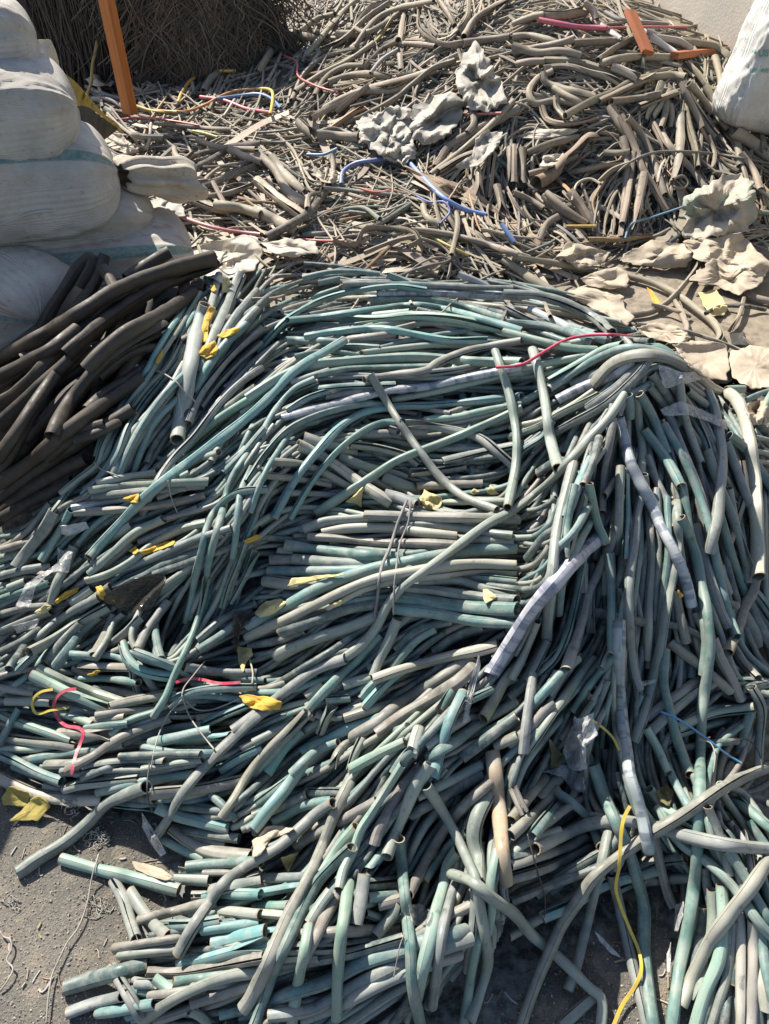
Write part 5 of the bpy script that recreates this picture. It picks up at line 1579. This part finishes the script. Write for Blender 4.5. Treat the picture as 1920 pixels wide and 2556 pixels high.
((0,2),'clear_film','beige film flap at the far left stubs','film',[85,735,262,680,225,745,110,785],M_FILM,.012,18,10),
((0,2),'dark_film','thin dark film sagging below the left stub ends','film',[655,545,850,425,1060,388,1072,450,1000,620,870,655,700,590],M_DFILM,.015,12,16),
((0,2),'dark_film','dark film cuff at the left end of the middle bundle','film',[1508,642,1645,630,1625,700,1545,760,1532,905,1514,890],M_DFILM,.008,14,10),
((0,3),'clear_film','clear film strip hanging to the ground below the lower left bundle','film',[918,290,980,380,1085,560,1050,585,980,500,918,380],M_FILM,.01,16,12),
((2,3),'clear_film','glinting film strip on the dark ground, upper one','film',[1055,890,1110,868,1105,960,1070,1065,1045,1060],M_SILV,.006,20,10),
((2,3),'clear_film','glinting film strip on the dark ground, lower one','film',[998,1210,1025,1130,1022,1330,1000,1335],M_SILV,.006,20,8),
((2,3),'clear_film','long dull film strip on the ground left of the yellow strap','film',[530,1055,585,1105,710,1235,640,1210,560,1120],M_FILM,.006,16,10),
((1,3),'dark_film','grey film pouch on the bottom bundle behind crossing sheaths','film',[985,890,1060,880,1140,930,1110,1030,1010,1020],M_FILM,.012,16,10),
]
for tl, nm, lab, cat, poly, mat, amp, fr, rg in SH:
    sheet(nm, lab, cat, tile(*tl, np.array(poly).reshape(-1, 2)), mat, amp, fr, rings=rg, sect=max(28, rg*4), rag=.06, th=.0006 if 'film' in nm else .0014, sm=6 if amp < .03 else 14, lift=.006 if amp < .03 else .03, group=GRP.get(nm))
def strip_sheet(name, label, cat, ea, eb, tl, mat, depth, amp, freq, nu=46, nv=14, th=.0014):
    A_ = spline(tile(*tl, ea), 1.5); B_ = spline(tile(*tl, eb), 1.5); V = []
    for k in range(nu+1):
        f = k/nu; a_ = A_[int(f*(len(A_)-1))]; b_ = B_[int(f*(len(B_)-1))]
        for q in range(nv+1):
            g = q/nv; uv = a_*(1-g)+b_*g; d_ = rays([uv])[0]
            t_ = depth[0]+(depth[1]-depth[0])*f if depth else raycast(np.array([uv]), .004)[0][0]
            V.append((d_, t_, g))
    tt = np.array([v[1] for v in V]).reshape(nu+1, nv+1)
    if not depth:
        for q in range(nv+1): tt[:, q] = gsm(minf(tt[:, q], 3), 3)
        tt = (tt+tt.min(1, keepdims=True))/2
    tt = tt.ravel(); P_ = CAMP+np.array([v[0] for v in V])*tt[:, None]; sd = rng.uniform(0, 90)
    cr = np.array([fbm(p[0]*freq+sd, p[1]*freq, p[2]*freq, 3) for p in P_]); P_ = CAMP+np.array([v[0] for v in V])*(tt-.004-amp*cr)[:, None]
    F = [[k*(nv+1)+q, (k+1)*(nv+1)+q, (k+1)*(nv+1)+q+1, k*(nv+1)+q+1] for k in range(nu) for q in range(nv)]
    org = P_.mean(0); o_ = link(name, mesh_from(name, P_-org, F, True, sharp=.8), mat); o_.location = org
    md = o_.modifiers.new('thickness', 'SOLIDIFY'); md.thickness = th; md.offset = 0; return tag(o_, label, cat)
strip_sheet('yellow_tarp', 'yellow tarp draped down behind the sacks towards the orange post', 'tarp', [272,372,400,460,500,540,570,620,680,740,760,800,805,862], [285,450,340,505,400,590,490,692,560,690,640,740,790,858], (0, 0), M_YTARP, (3.5, 4.9), .05, 5)
strip_sheet('dark_cloth', 'dark cloth hanging under the yellow tarp beside the sacks', 'cloth', [470,685,560,690,640,745,770,835], [500,790,560,840,650,918,700,890], (0, 0), M_DARKC, (3.5, 4.2), .03, 5)
sheet('sack_cloth', 'loose white cloth sticking out beside the top sacks', 'cloth', tile(0, 0, [225,262,330,255,365,340,388,435,330,400,270,370]), M_WHITE, .05, 7, rings=14, sect=56, depth=(3.6, 3.7))
# ------------------------------------------------------------------ sacks
def sack_mat(name, stripe=None, red=False, base=(.50, .465, .41), print_=None):
    m_, t_, b_ = new_mat(name); run = nd(t_, 'ShaderNodeAttribute', attribute_name='run').outputs['Vector']
    pos_ = nd(t_, 'ShaderNodeNewGeometry').outputs['Position']
    sp = nd(t_, 'ShaderNodeSeparateXYZ'); t_.links.new(run, sp.inputs[0])
    c_ = mixc(t_, ramp(t_, nz(t_, pos_, 9, 6, .65), [(.35, 0), (.68, 1)]), base, tuple(x*.72 for x in base))
    c_ = mixc(t_, ramp(t_, nz(t_, pos_, 45, 5, .7), [(.58, 0), (.72, .55)]), c_, (.13, .11, .09))
    wv = nd(t_, 'ShaderNodeTexWave', bands_direction='X'); wv.inputs['Scale'].default_value = 60; t_.links.new(run, wv.inputs['Vector'])
    def band(lo, hi, soft=.006, sock=sp.outputs[0]):
        return ramp(t_, sock, [(lo-soft, 0), (lo, 1), (hi, 1), (hi+soft, 0)])
    if stripe: c_ = mixc(t_, mixc(t_, 1, band(*stripe), ramp(t_, nz(t_, pos_, 70, 4), [(.3, .9), (.75, .35)]), 'MULTIPLY'), c_, (.07, .20, .17))
    if red:
        bl = nd(t_, 'ShaderNodeTexVoronoi'); bl.inputs['Scale'].default_value = 1; t_.links.new(vmap(t_, run, (70, 14, 1)), bl.inputs['Vector'])
        mk = mixc(t_, 1, band(*red), ramp(t_, bl.outputs[0], [(.30, .55), (.36, 0)]), 'MULTIPLY')
        c_ = mixc(t_, mixc(t_, 1, mk, ramp(t_, nz(t_, pos_, 12, 2), [(.42, 0), (.55, 1)]), 'MULTIPLY'), c_, (.42, .10, .07))
    t_.links.new(c_, b_.inputs['Base Color']); b_.inputs['Roughness'].default_value = .75
    mm = nd(t_, 'ShaderNodeMath', operation='ADD'); t_.links.new(nz(t_, pos_, 30, 5, .6), mm.inputs[0]); t_.links.new(wv.outputs[0], mm.inputs[1])
    bump(t_, b_, mm.outputs[0], .45, .006); return m_
def sack_mesh(name, L, W_, Ht, seed=0, sag=.95, ns=96, nc=96, pleat=.035, end=.42):
    V = []; U = []
    for a in range(ns+1):
        s_ = -1+2*a/ns; s_ = math.copysign(1-(1-abs(s_))**1.5, s_)*.999
        k = max(0, 1-abs(s_)**9)**end; kh = max(0, 1-abs(s_)**6)**.5
        for q in range(nc):
            th = q/nc*2*math.pi; cx_, cz_ = math.cos(th), math.sin(th); ex = .5
            y = math.copysign(abs(cx_)**ex, cx_)*W_/2*max(k, .02); z = math.copysign(abs(cz_)**ex, cz_)*Ht/2*max(kh, .02)
            if z < 0: z *= sag
            n1 = mnoise.noise((s_*2.2+seed, cx_*1.6, cz_*1.6)); n2 = 1-2*abs(mnoise.noise((s_*5+seed*3, cx_*3.3+n1, cz_*3.3)))
            pl = pleat*abs(s_)**5*math.sin(th*17+seed+3*n1)
            n3 = 1-2*abs(mnoise.noise((s_*3+seed, cx_*7+2*n1, cz_*7+seed)));n4 = 1-2*abs(mnoise.noise((s_*13+seed+n1*2, cx_*4, cz_*4)))
            f = 1+.07*n1+.035*n2+.018*max(0, n3)**3+.022*max(0, n4)**3*abs(s_)**2+pl
            V.append((s_*L/2*(1+.02*n1), y*f, z*f)); U.append((q/nc, s_*.5+.5))
    F = [[a*nc+q, a*nc+(q+1) % nc, (a+1)*nc+(q+1) % nc, (a+1)*nc+q] for a in range(ns) for q in range(nc)]
    F = [f[::-1] for f in F]
    c0 = len(V); V += [(-L/2*1.0, 0, 0), (L/2*1.0, 0, 0)]; U += [(0, 0), (0, 1)]
    F += [[c0, q, (q+1) % nc] for q in range(nc)] + [[c0+1, ns*nc+(q+1) % nc, ns*nc+q] for q in range(nc)]
    return mesh_from(name, V, F, True, uv=np.array(U))
def sack(label, end_px, h, L, W_, Ht, yaw, tilt, mat, seed, dist=None, group='filled sacks stacked at the left'):
    e = at(end_px[0], end_px[1], h); R_ = math.radians(yaw)
    dirv = np.array([math.cos(R_), math.sin(R_), 0]); c_ = e-dirv*L/2
    o = empty('filled_sack', tuple(c_)); o.rotation_euler = (math.radians(tilt), 0, R_); tag(o, label, 'sack', group)
    link('sack_body', sack_mesh('sack_body', L, W_, Ht, seed), mat, o)
    return o
def seam(parent, L, W_, Ht, th0, mat):
    pts_ = [( -L*.47+L*.94*k/30, math.cos(th0+.12*math.sin(k*.5))*W_*.53, math.sin(th0+.12*math.sin(k*.5))*Ht*.53) for k in range(31)]
    P_ = np.array(pts_); kk = np.clip(1-np.abs(np.linspace(-.94, .94, 31))**4.5, .05, 1)**.42; P_[:, 1:] *= kk[:, None]
    V, F, tn, uv = tube_solid(P_, .004, (1, 1, 1), 6); link('seam', mesh_from('seam', V, F), mat, parent)
MS0 = sack_mat('woven_sack'); MS1 = sack_mat('woven_sack_striped', (.345, .395), (.27, .325)); MS2 = sack_mat('woven_sack_printed', (.36, .42), (.25, .33), (.52, .475, .415)); MS3 = sack_mat('woven_sack_dusty', base=(.46, .425, .37))
sack('plain sack at the very top of the left stack, cut by the frame', (92, 95), 1.10, .9, .5, .30, 22, 0, MS0, 1)
sb_ = sack('big plain grey-white sack second from the top of the left stack', (192, 265), .92, .95, .56, .33, 20, 0, MS0, 2)
sack('thin strip of a sack pressed between the big plain and teal-striped sacks', (205, 330), .80, .9, .5, .16, 20, 0, MS3, 3)
sc_ = sack('sack with broad teal stripe and pale seam, tied neck on its right', (292, 425), .71, 1.0, .54, .33, 20, 0, MS1, 4)
seam(sc_, 1.0, .54, .33, math.radians(192), MS0)
sack('dusty plain sack below the teal-striped sack with the tied neck', (385, 535), .52, 1.0, .56, .30, 18, 0, MS3, 5)
se_ = sack('sack with faded red lettering and teal stripe, above the black cables', (478, 618), .42, .92, .52, .26, 16, 0, MS2, 6)
seam(se_, .92, .52, .26, math.radians(205), MS0); seam(sb_, .95, .56, .33, math.radians(203), MS0)
sack('striped sack lowest in the stack, half hidden behind the black cables', (385, 715), .30, .85, .5, .26, 14, 0, MS2, 7)
sack('pale sack with teal edge stripe at the left frame edge by the black cables', (100, 800), .44, .7, .45, .26, -38, 0, MS1, 8)
sack('sack corner at the left frame edge below the dusty plain sack', (35, 640), .46, .8, .4, .2, 10, 0, MS3, 9)
for k, (x, y, z) in enumerate(((-1.66, 1.36, .14), (-1.69, 1.34, .40), (-1.64, 1.38, .66), (-1.68, 1.36, .92))):  # unseen stack, added to cast shade on the lower left ground
    o = empty('filled_sack', (x, y, z)); o.rotation_euler = (0, 0, rng.uniform(-.08, .08)+1.5); link('sack_body', sack_mesh('sack_body', .9, .5, .28, 20+k, ns=32, nc=32), MS0, o)
    tag(o, 'added unseen sack, stacked to shade the lower left ground', 'sack', 'added shade sacks outside the frame')
# tied neck of the striped sack
e = at(298, 440, .70); mth = at(405, 430, .66)
ax = mth-e; ax *= .33/np.linalg.norm(ax); pts_ = np.array([e+ax*f for f in np.linspace(0, 1, 26)])
T, N, Bn = frames(pts_); V = []; U = []
for a in range(26):
    f = a/25; R_ = .05+.05*f**.6+.008*math.sin(f*9)-.018*f**6
    for q in range(48):
        th = q/48*6.283; rr_ = R_*(1+(.22-.14*f)*math.sin(th*8+f*1.3+mnoise.noise((f*3, th, 5)))+.10*mnoise.noise((math.cos(th)*2, math.sin(th)*2, f*3))+.03*(1-2*abs(mnoise.noise((math.cos(th)*3, math.sin(th)*3, f*5)))))
        V.append(pts_[a]+N[a]*math.cos(th)*rr_*1.1+Bn[a]*math.sin(th)*rr_*.8+T[a]*.03*math.sin(th*3)*f-np.array([0, 0, .05*f*f])); U.append((q/48, f))
V = np.array(V)-np.array(sc_.location); Rz = -math.radians(20); cz_, sz_ = math.cos(Rz), math.sin(Rz); V = np.stack([V[:, 0]*cz_-V[:, 1]*sz_, V[:, 0]*sz_+V[:, 1]*cz_, V[:, 2]], 1)
F = [[a*48+q, a*48+(q+1) % 48, (a+1)*48+(q+1) % 48, (a+1)*48+q] for a in range(25) for q in range(48)]
mneck = sack_mat('printed_neck_cloth', None, (.03, .97), (.50, .45, .37))
nk = link('tied_neck', mesh_from('tied_neck', V, F, True, uv=np.array(U)), mneck, sc_); md = nk.modifiers.new('thickness', 'SOLIDIFY'); md.thickness = .002
# white sack with teal printing, on the brown heap at the right
bpt = at(1905, 300, .50)
ws = empty('printed_sack', tuple(bpt)); tag(ws, 'upright white plastic sack with teal print, cut by the right frame edge', 'sack')
mw = sack_mat('white_plastic_sack', None, None, (.62, .61, .57))
wb = link('sack_body', sack_mesh('sack_body', .78, .50, .32, 33, sag=1, pleat=.06, end=.34), mw, ws)
ws.rotation_euler = (math.radians(90), math.radians(-78), math.radians(8)); ws.location = (bpt[0]+.08, bpt[1]+.12, .80)
bpy.context.view_layer.update()
from mathutils.bvhtree import BVHTree
wm_ = wb.matrix_world if wb.matrix_world.translation.length > .01 else ws.matrix_basis
Mw = ws.matrix_basis.copy(); bv = BVHTree.FromPolygons([Mw @ v.co for v in wb.data.vertices], [list(p.vertices) for p in wb.data.polygons])
mt_teal = simple_mat('teal_ink', (.17, .40, .36), .7, .3, 60, 0)
def printed(txt, x, y, hpx, shear=.25, name='lettering', wide=1.0):
    cu = bpy.data.curves.new('lettering', 'FONT'); cu.body = txt; cu.size = 1; cu.resolution_u = 4; cu.offset = .03
    to = bpy.data.objects.new('lettering_tmp', cu); COL.objects.link(to); bpy.context.view_layer.update()
    me_ = bpy.data.meshes.new_from_object(to.evaluated_get(bpy.context.evaluated_depsgraph_get())); bpy.data.objects.remove(to)
    bm_ = bmesh.new(); bm_.from_mesh(me_); bmesh.ops.triangulate(bm_, faces=bm_.faces); bmesh.ops.subdivide_edges(bm_, edges=[e_ for e_ in bm_.edges if e_.calc_length() > .25], cuts=2); bm_.to_mesh(me_); bm_.free()
    Vn = []; Mi = Mw.inverted(); ok = True
    for v in me_.vertices:
        px = x+(v.co.x*wide+v.co.y*shear*.4)*hpx*1.38; py = y-v.co.y*hpx*1.38
        u_, v_ = 1280+px*S, py*S; d_ = Vector(rays([(u_, v_)])[0]).normalized()
        hit = bv.ray_cast(Vector(CAMP), d_)
        p_ = hit[0]-d_*.004 if hit[0] is not None else Vector(CAMP)+d_*4.9
        Vn.append(Mi @ p_)
    for v, p_ in zip(me_.vertices, Vn): v.co = p_
    o_ = link(name, me_, mt_teal, ws); return o_
printed("\u201d US", 1545, 365, 44); printed("BST WE", 1535, 470, 26)
# ------------------------------------------------------------------ timber, pole, bottle, cord
def beam_mesh(name, L, wx, wy, ch=.004):
    bm_ = bmesh.new(); bmesh.ops.create_cube(bm_, size=1)
    for v in bm_.verts: v.co = Vector((v.co.x*wx, v.co.y*wy, (v.co.z+.5)*L))
    bmesh.ops.bevel(bm_, geom=bm_.edges[:], offset=ch, segments=2, affect='EDGES'); me_ = bpy.data.meshes.new(name); bm_.to_mesh(me_); bm_.free(); return me_
def wood(name, a, b_):
    m_, t_, bs = new_mat(name); tc = nd(t_, 'ShaderNodeTexCoord').outputs['Object']
    g_ = nz(t_, vmap(t_, tc, (40, 40, 2.5)), 1, 6, .65); t_.links.new(ramp(t_, g_, [(.35, a), (.68, b_)]), bs.inputs['Base Color']); bs.inputs['Roughness'].default_value = .55
    bump(t_, bs, g_, .3, .003); return m_
M_OR = wood('orange_painted_timber', (.47, .165, .03), (.33, .10, .02)); M_OR2 = wood('worn_orange_timber', (.40, .13, .05), (.26, .085, .04))
pb = at(326, 284, .22); o = link('orange_post', beam_mesh('orange_post', 2.2, .085, .065), M_OR); o.location = tuple(pb); o.rotation_euler = (0, math.radians(-.6), math.radians(-28))
tag(o, 'upright orange painted square timber post standing in the debris', 'post')
def beam2(p0, p1, wx, wy, name, mat, label, cat, roll=0):
    p0, p1 = Vector(p0), Vector(p1); o_ = link(name, beam_mesh(name, (p1-p0).length, wx, wy), mat); o_.location = p0
    o_.rotation_euler = ((p1-p0).to_track_quat('Z', 'Y') @ __import__('mathutils').Euler((0, 0, roll)).to_quaternion()).to_euler(); tag(o_, label, cat)
def surf(u, v, up_=.0, r=.0):
    t_, d = raycast(np.array([[u, v]]), r); return CAMP+d[0]*(t_[0]-up_)
q = tile(2, 0, [(760, 75), (878, 345), (1045, 360), (1470, 312)])
a_ = surf(*q[1], .05); b0 = CAMP+rays([q[0]])[0]*((a_[1])/rays([q[0]])[0][1]*1.06)
beam2(a_, b0, .075, .028, 'orange_plank', M_OR2, 'weathered orange plank leaning on the crest of the brown heap', 'plank', .3)
beam2(surf(*q[2], .05), surf(*q[3], .05), .05, .035, 'orange_batten', M_OR2, 'thin orange batten lying level between the plank and the white sack', 'batten')
q = tile(2, 0, [(150, 1195), (300, 1115), (440, 1000), (530, 915)]); Pw, r = lay(q, 46*S, sm=4)
o = tube_obj('cable_channel', tube_hollow(Pw, r, (.24, .16, .105), n=12, gap=1.5, wall=.12, phase=.9), M_BACK); tag(o, 'brown open half-round channel slanting up right in the brown heap', 'channel')
q = tile(0, 0, [(1405, 340), (1565, -40)]); bse = surf(*q[0]); d1 = rays([q[1]])[0]; tp = CAMP+d1*(bse[1]/d1[1]*1.01)
V, F, tn, uv = tube_solid(np.linspace(bse, tp, 8), .012, (1, 1, 1), 10); o = link('thin_pole', mesh_from('thin_pole', V-bse, F, sharp=.9), simple_mat('grey_white_pole', (.5, .49, .45), .5)); o.location = tuple(bse); tag(o, 'thin whitish pole leaning in front of the brown shredded bale', 'pole')
q = tile(0, 0, [(1470, 275), (1565, 300)]); p0, p1 = surf(*q[0], .04), surf(*q[1], .04)
ln = np.linspace(p0, p1, 14); prof = np.array([.4, .42, .42, .8, 1, 1, 1, .97, 1, 1, 1, 1, .95, .7])
bo = empty('plastic_bottle', tuple(p0)); tag(bo, 'small yellow plastic bottle lying by the foot of the thin pole', 'bottle')
V, F, tn, uv = tube_solid(ln-p0, .052, (1, 1, 1), 16, taper=prof); link('bottle_body', mesh_from('bottle_body', V, F, sharp=.9), simple_mat('yellow_plastic', (.60, .52, .05), .3), bo)
V, F, tn, uv = tube_solid(np.linspace(p0, p0-(p1-p0)*.22, 4)-p0, .026, (1, 1, 1), 12); link('cap', mesh_from('cap', V, F, sharp=.9), simple_mat('cream_plastic', (.6, .56, .4), .4), bo)
# bales of hanging strands
def bale(name, label, cat, x0, x1, yf, zt, n, tints, rr, wild, dep=.7):
    b_ = empty(name, ((x0+x1)/2, yf+dep/2, 0)); tag(b_, label, cat)
    nx_, nz_ = 24, 14; V = []; F = []
    for a in range(nx_+1):
        for k in range(nz_+1):
            th = a/nx_*2*math.pi; z = zt*k/nz_; f = (1-.25*(k/nz_)**3)*(1+.08*mnoise.noise((math.cos(th)*2, math.sin(th)*2, z*3+x0)))
            ex = lambda c_: math.copysign(abs(c_)**.5, c_)
            V.append((ex(math.cos(th))*(x1-x0)/2*f, ex(math.sin(th))*dep/2*f, z))
    F = [[a*(nz_+1)+k, (a+1)*(nz_+1)+k, (a+1)*(nz_+1)+k+1, a*(nz_+1)+k+1] for a in range(nx_) for k in range(nz_)]; F.append([a*(nz_+1)+nz_ for a in range(nx_)])
    link('bale_core', mesh_from('bale_core', V, F), simple_mat('packed_strands', (.035, .03, .027), .9), b_)
    pool = Pool()
    for k in range(n):
        x = rng.uniform(x0-.02, x1+.02); top = zt*rng.uniform(.35, 1.05); Ls = rng.uniform(.25, .8 if wild else 1.3); P_ = []; dx = rng.normal(0, .12 if not wild else .4); ph = rng.uniform(0, 6); am = rng.uniform(.008, .035)*(2.2 if wild else 1); off = rng.uniform(-.09, .03)
        for j in range(13):
            f = j/12; z = top-Ls*f*(.75 if wild else 1); xx = x+dx*f*Ls+am*math.sin(ph+f*7)+(wild*.12*math.sin(f*3+ph))
            if z < .02: break
            e_ = min(1, abs((xx-(x0+x1)/2)/((x1-x0)/2))); yy = yf+off-.04*math.sin(f*3.1)+.18*e_**4*dep+.20*(max(0, z/zt-.2))**3*dep
            P_.append((xx-(x0+x1)/2, yy-(yf+dep/2), z))
        if len(P_) > 3:
            pool.add(tube_solid(spl3(np.array(P_)), rng.uniform(*rr), vary(tints[rng.integers(len(tints))], .3), 5))
    st = pool.build('hanging_strands', M_BLACK if not wild else M_BALE, b_); st['kind'] = 'stuff'
def spl3(P_):
    u = np.linspace(0, len(P_)-1, len(P_)*2-1); return np.stack([gsm(np.interp(u, np.arange(len(P_)), P_[:, k]), 1.2) for k in range(3)], 1)
bale('dark_cable_bale', 'tall bale of dark thin cables hanging straight, behind the orange post', 'cable bale', -2.85, -1.68, 6.75, 1.35, 1300, [(.035, .034, .033), (.05, .048, .045), (.025, .024, .024), (.085, .08, .072)], (.003, .007), False)
bale('brown_cable_bale', 'shaggy bale of thin brown strands, right of the dark bale', 'cable bale', -1.66, -.85, 6.35, 1.15, 2400, [(.10, .078, .06), (.145, .115, .085), (.06, .052, .045), (.20, .165, .125), (.08, .062, .052)], (.002, .0048), True)
cp = tile(0, 0, [(578, -30), (600, 150), (627, 270), (600, 420), (590, 540), (565, 615)]); uvc = spline(cp, 6); dd = rays(uvc); Pc = CAMP+dd*(np.linspace(5.9, 5.6, len(dd))/1)[:, None]
V, F, tn, uv = tube_solid(Pc, .012, (1, 1, 1), 8); org = V.mean(0); o = link('hanging_cord', mesh_from('hanging_cord', V-org, F), plain('yellow_cord', (.50, .34, .10))); o.location = tuple(org); tag(o, 'yellow cord hanging down in front of the dark bale, left of the post', 'cord')
# ------------------------------------------------------------------ crumbs of cut sheath on the bare ground
crumb = Pool()
for k in range(170):
    u, v = (rng.uniform(-30, 640), rng.uniform(1990, 2560)) if rng.random() < .6 else (rng.uniform(1200, 1720), rng.uniform(2170, 2560)) if rng.random() < .4 else (rng.uniform(1560, 1950), rng.uniform(660, 960))
    p = at(u, v, .003); a = rng.uniform(0, 6.28); L = rng.uniform(.006, .03); r = rng.uniform(.0008, .0022); f = np.linspace(-.5, .5, 6)
    P_ = np.stack([p[0]+math.cos(a)*L*f, p[1]+math.sin(a)*L*f+rng.normal(0, .004)*f**2*4, np.full(6, r+.001)], 1)
    crumb.add(tube_solid(P_, r, vary(BTINT[rng.choice(list('ndpcwtyg'))], .3), 5))
tag(crumb.build('sheath_crumbs', M_BACK), 'tiny crumbs of cut sheath and wire scattered on the bare ground', 'crumbs', kind='stuff')
# ------------------------------------------------------------------ grit on the ground
V = []; F = []
for k in range(5200):
    if rng.random() < .6: u, v = rng.uniform(-40, 700), rng.uniform(1960, 2590)
    elif rng.random() < .5: u, v = rng.uniform(1150, 1800), rng.uniform(2150, 2590)
    else: u, v = rng.uniform(1500, 1960), rng.uniform(640, 1000)
    p = at(u, v, 0); r = rng.uniform(.0008, .0028)*(1.6 if rng.random() < .08 else 1)*(1.6 if v < 1100 else 1); b0 = len(V)
    dirs = [(1, 0, .1), (0, 1, .1), (-1, 0, .1), (0, -1, .1), (0, 0, .8), (0, 0, -.3)]
    V += [(p[0]+d_[0]*r*rng.uniform(.6, 1.4), p[1]+d_[1]*r*rng.uniform(.6, 1.4), max(.0002, r*.3+d_[2]*r)) for d_ in dirs]
    F += [[b0+a, b0+(a+1) % 4, b0+4] for a in range(4)]+[[b0+(a+1) % 4, b0+a, b0+5] for a in range(4)]
m, t, b = new_mat('grit'); pos = nd(t, 'ShaderNodeNewGeometry').outputs['Position']
t.links.new(ramp(t, nz(t, pos, 300, 1), [(.35, (.09, .085, .08)), (.5, (.22, .20, .17)), (.68, (.46, .42, .36))]), b.inputs['Base Color']); b.inputs['Roughness'].default_value = .9
tag(link('grit', mesh_from('grit', V, F, False), m), 'loose grit and small stones on the bare ground', 'grit', kind='stuff')
finish_labels()
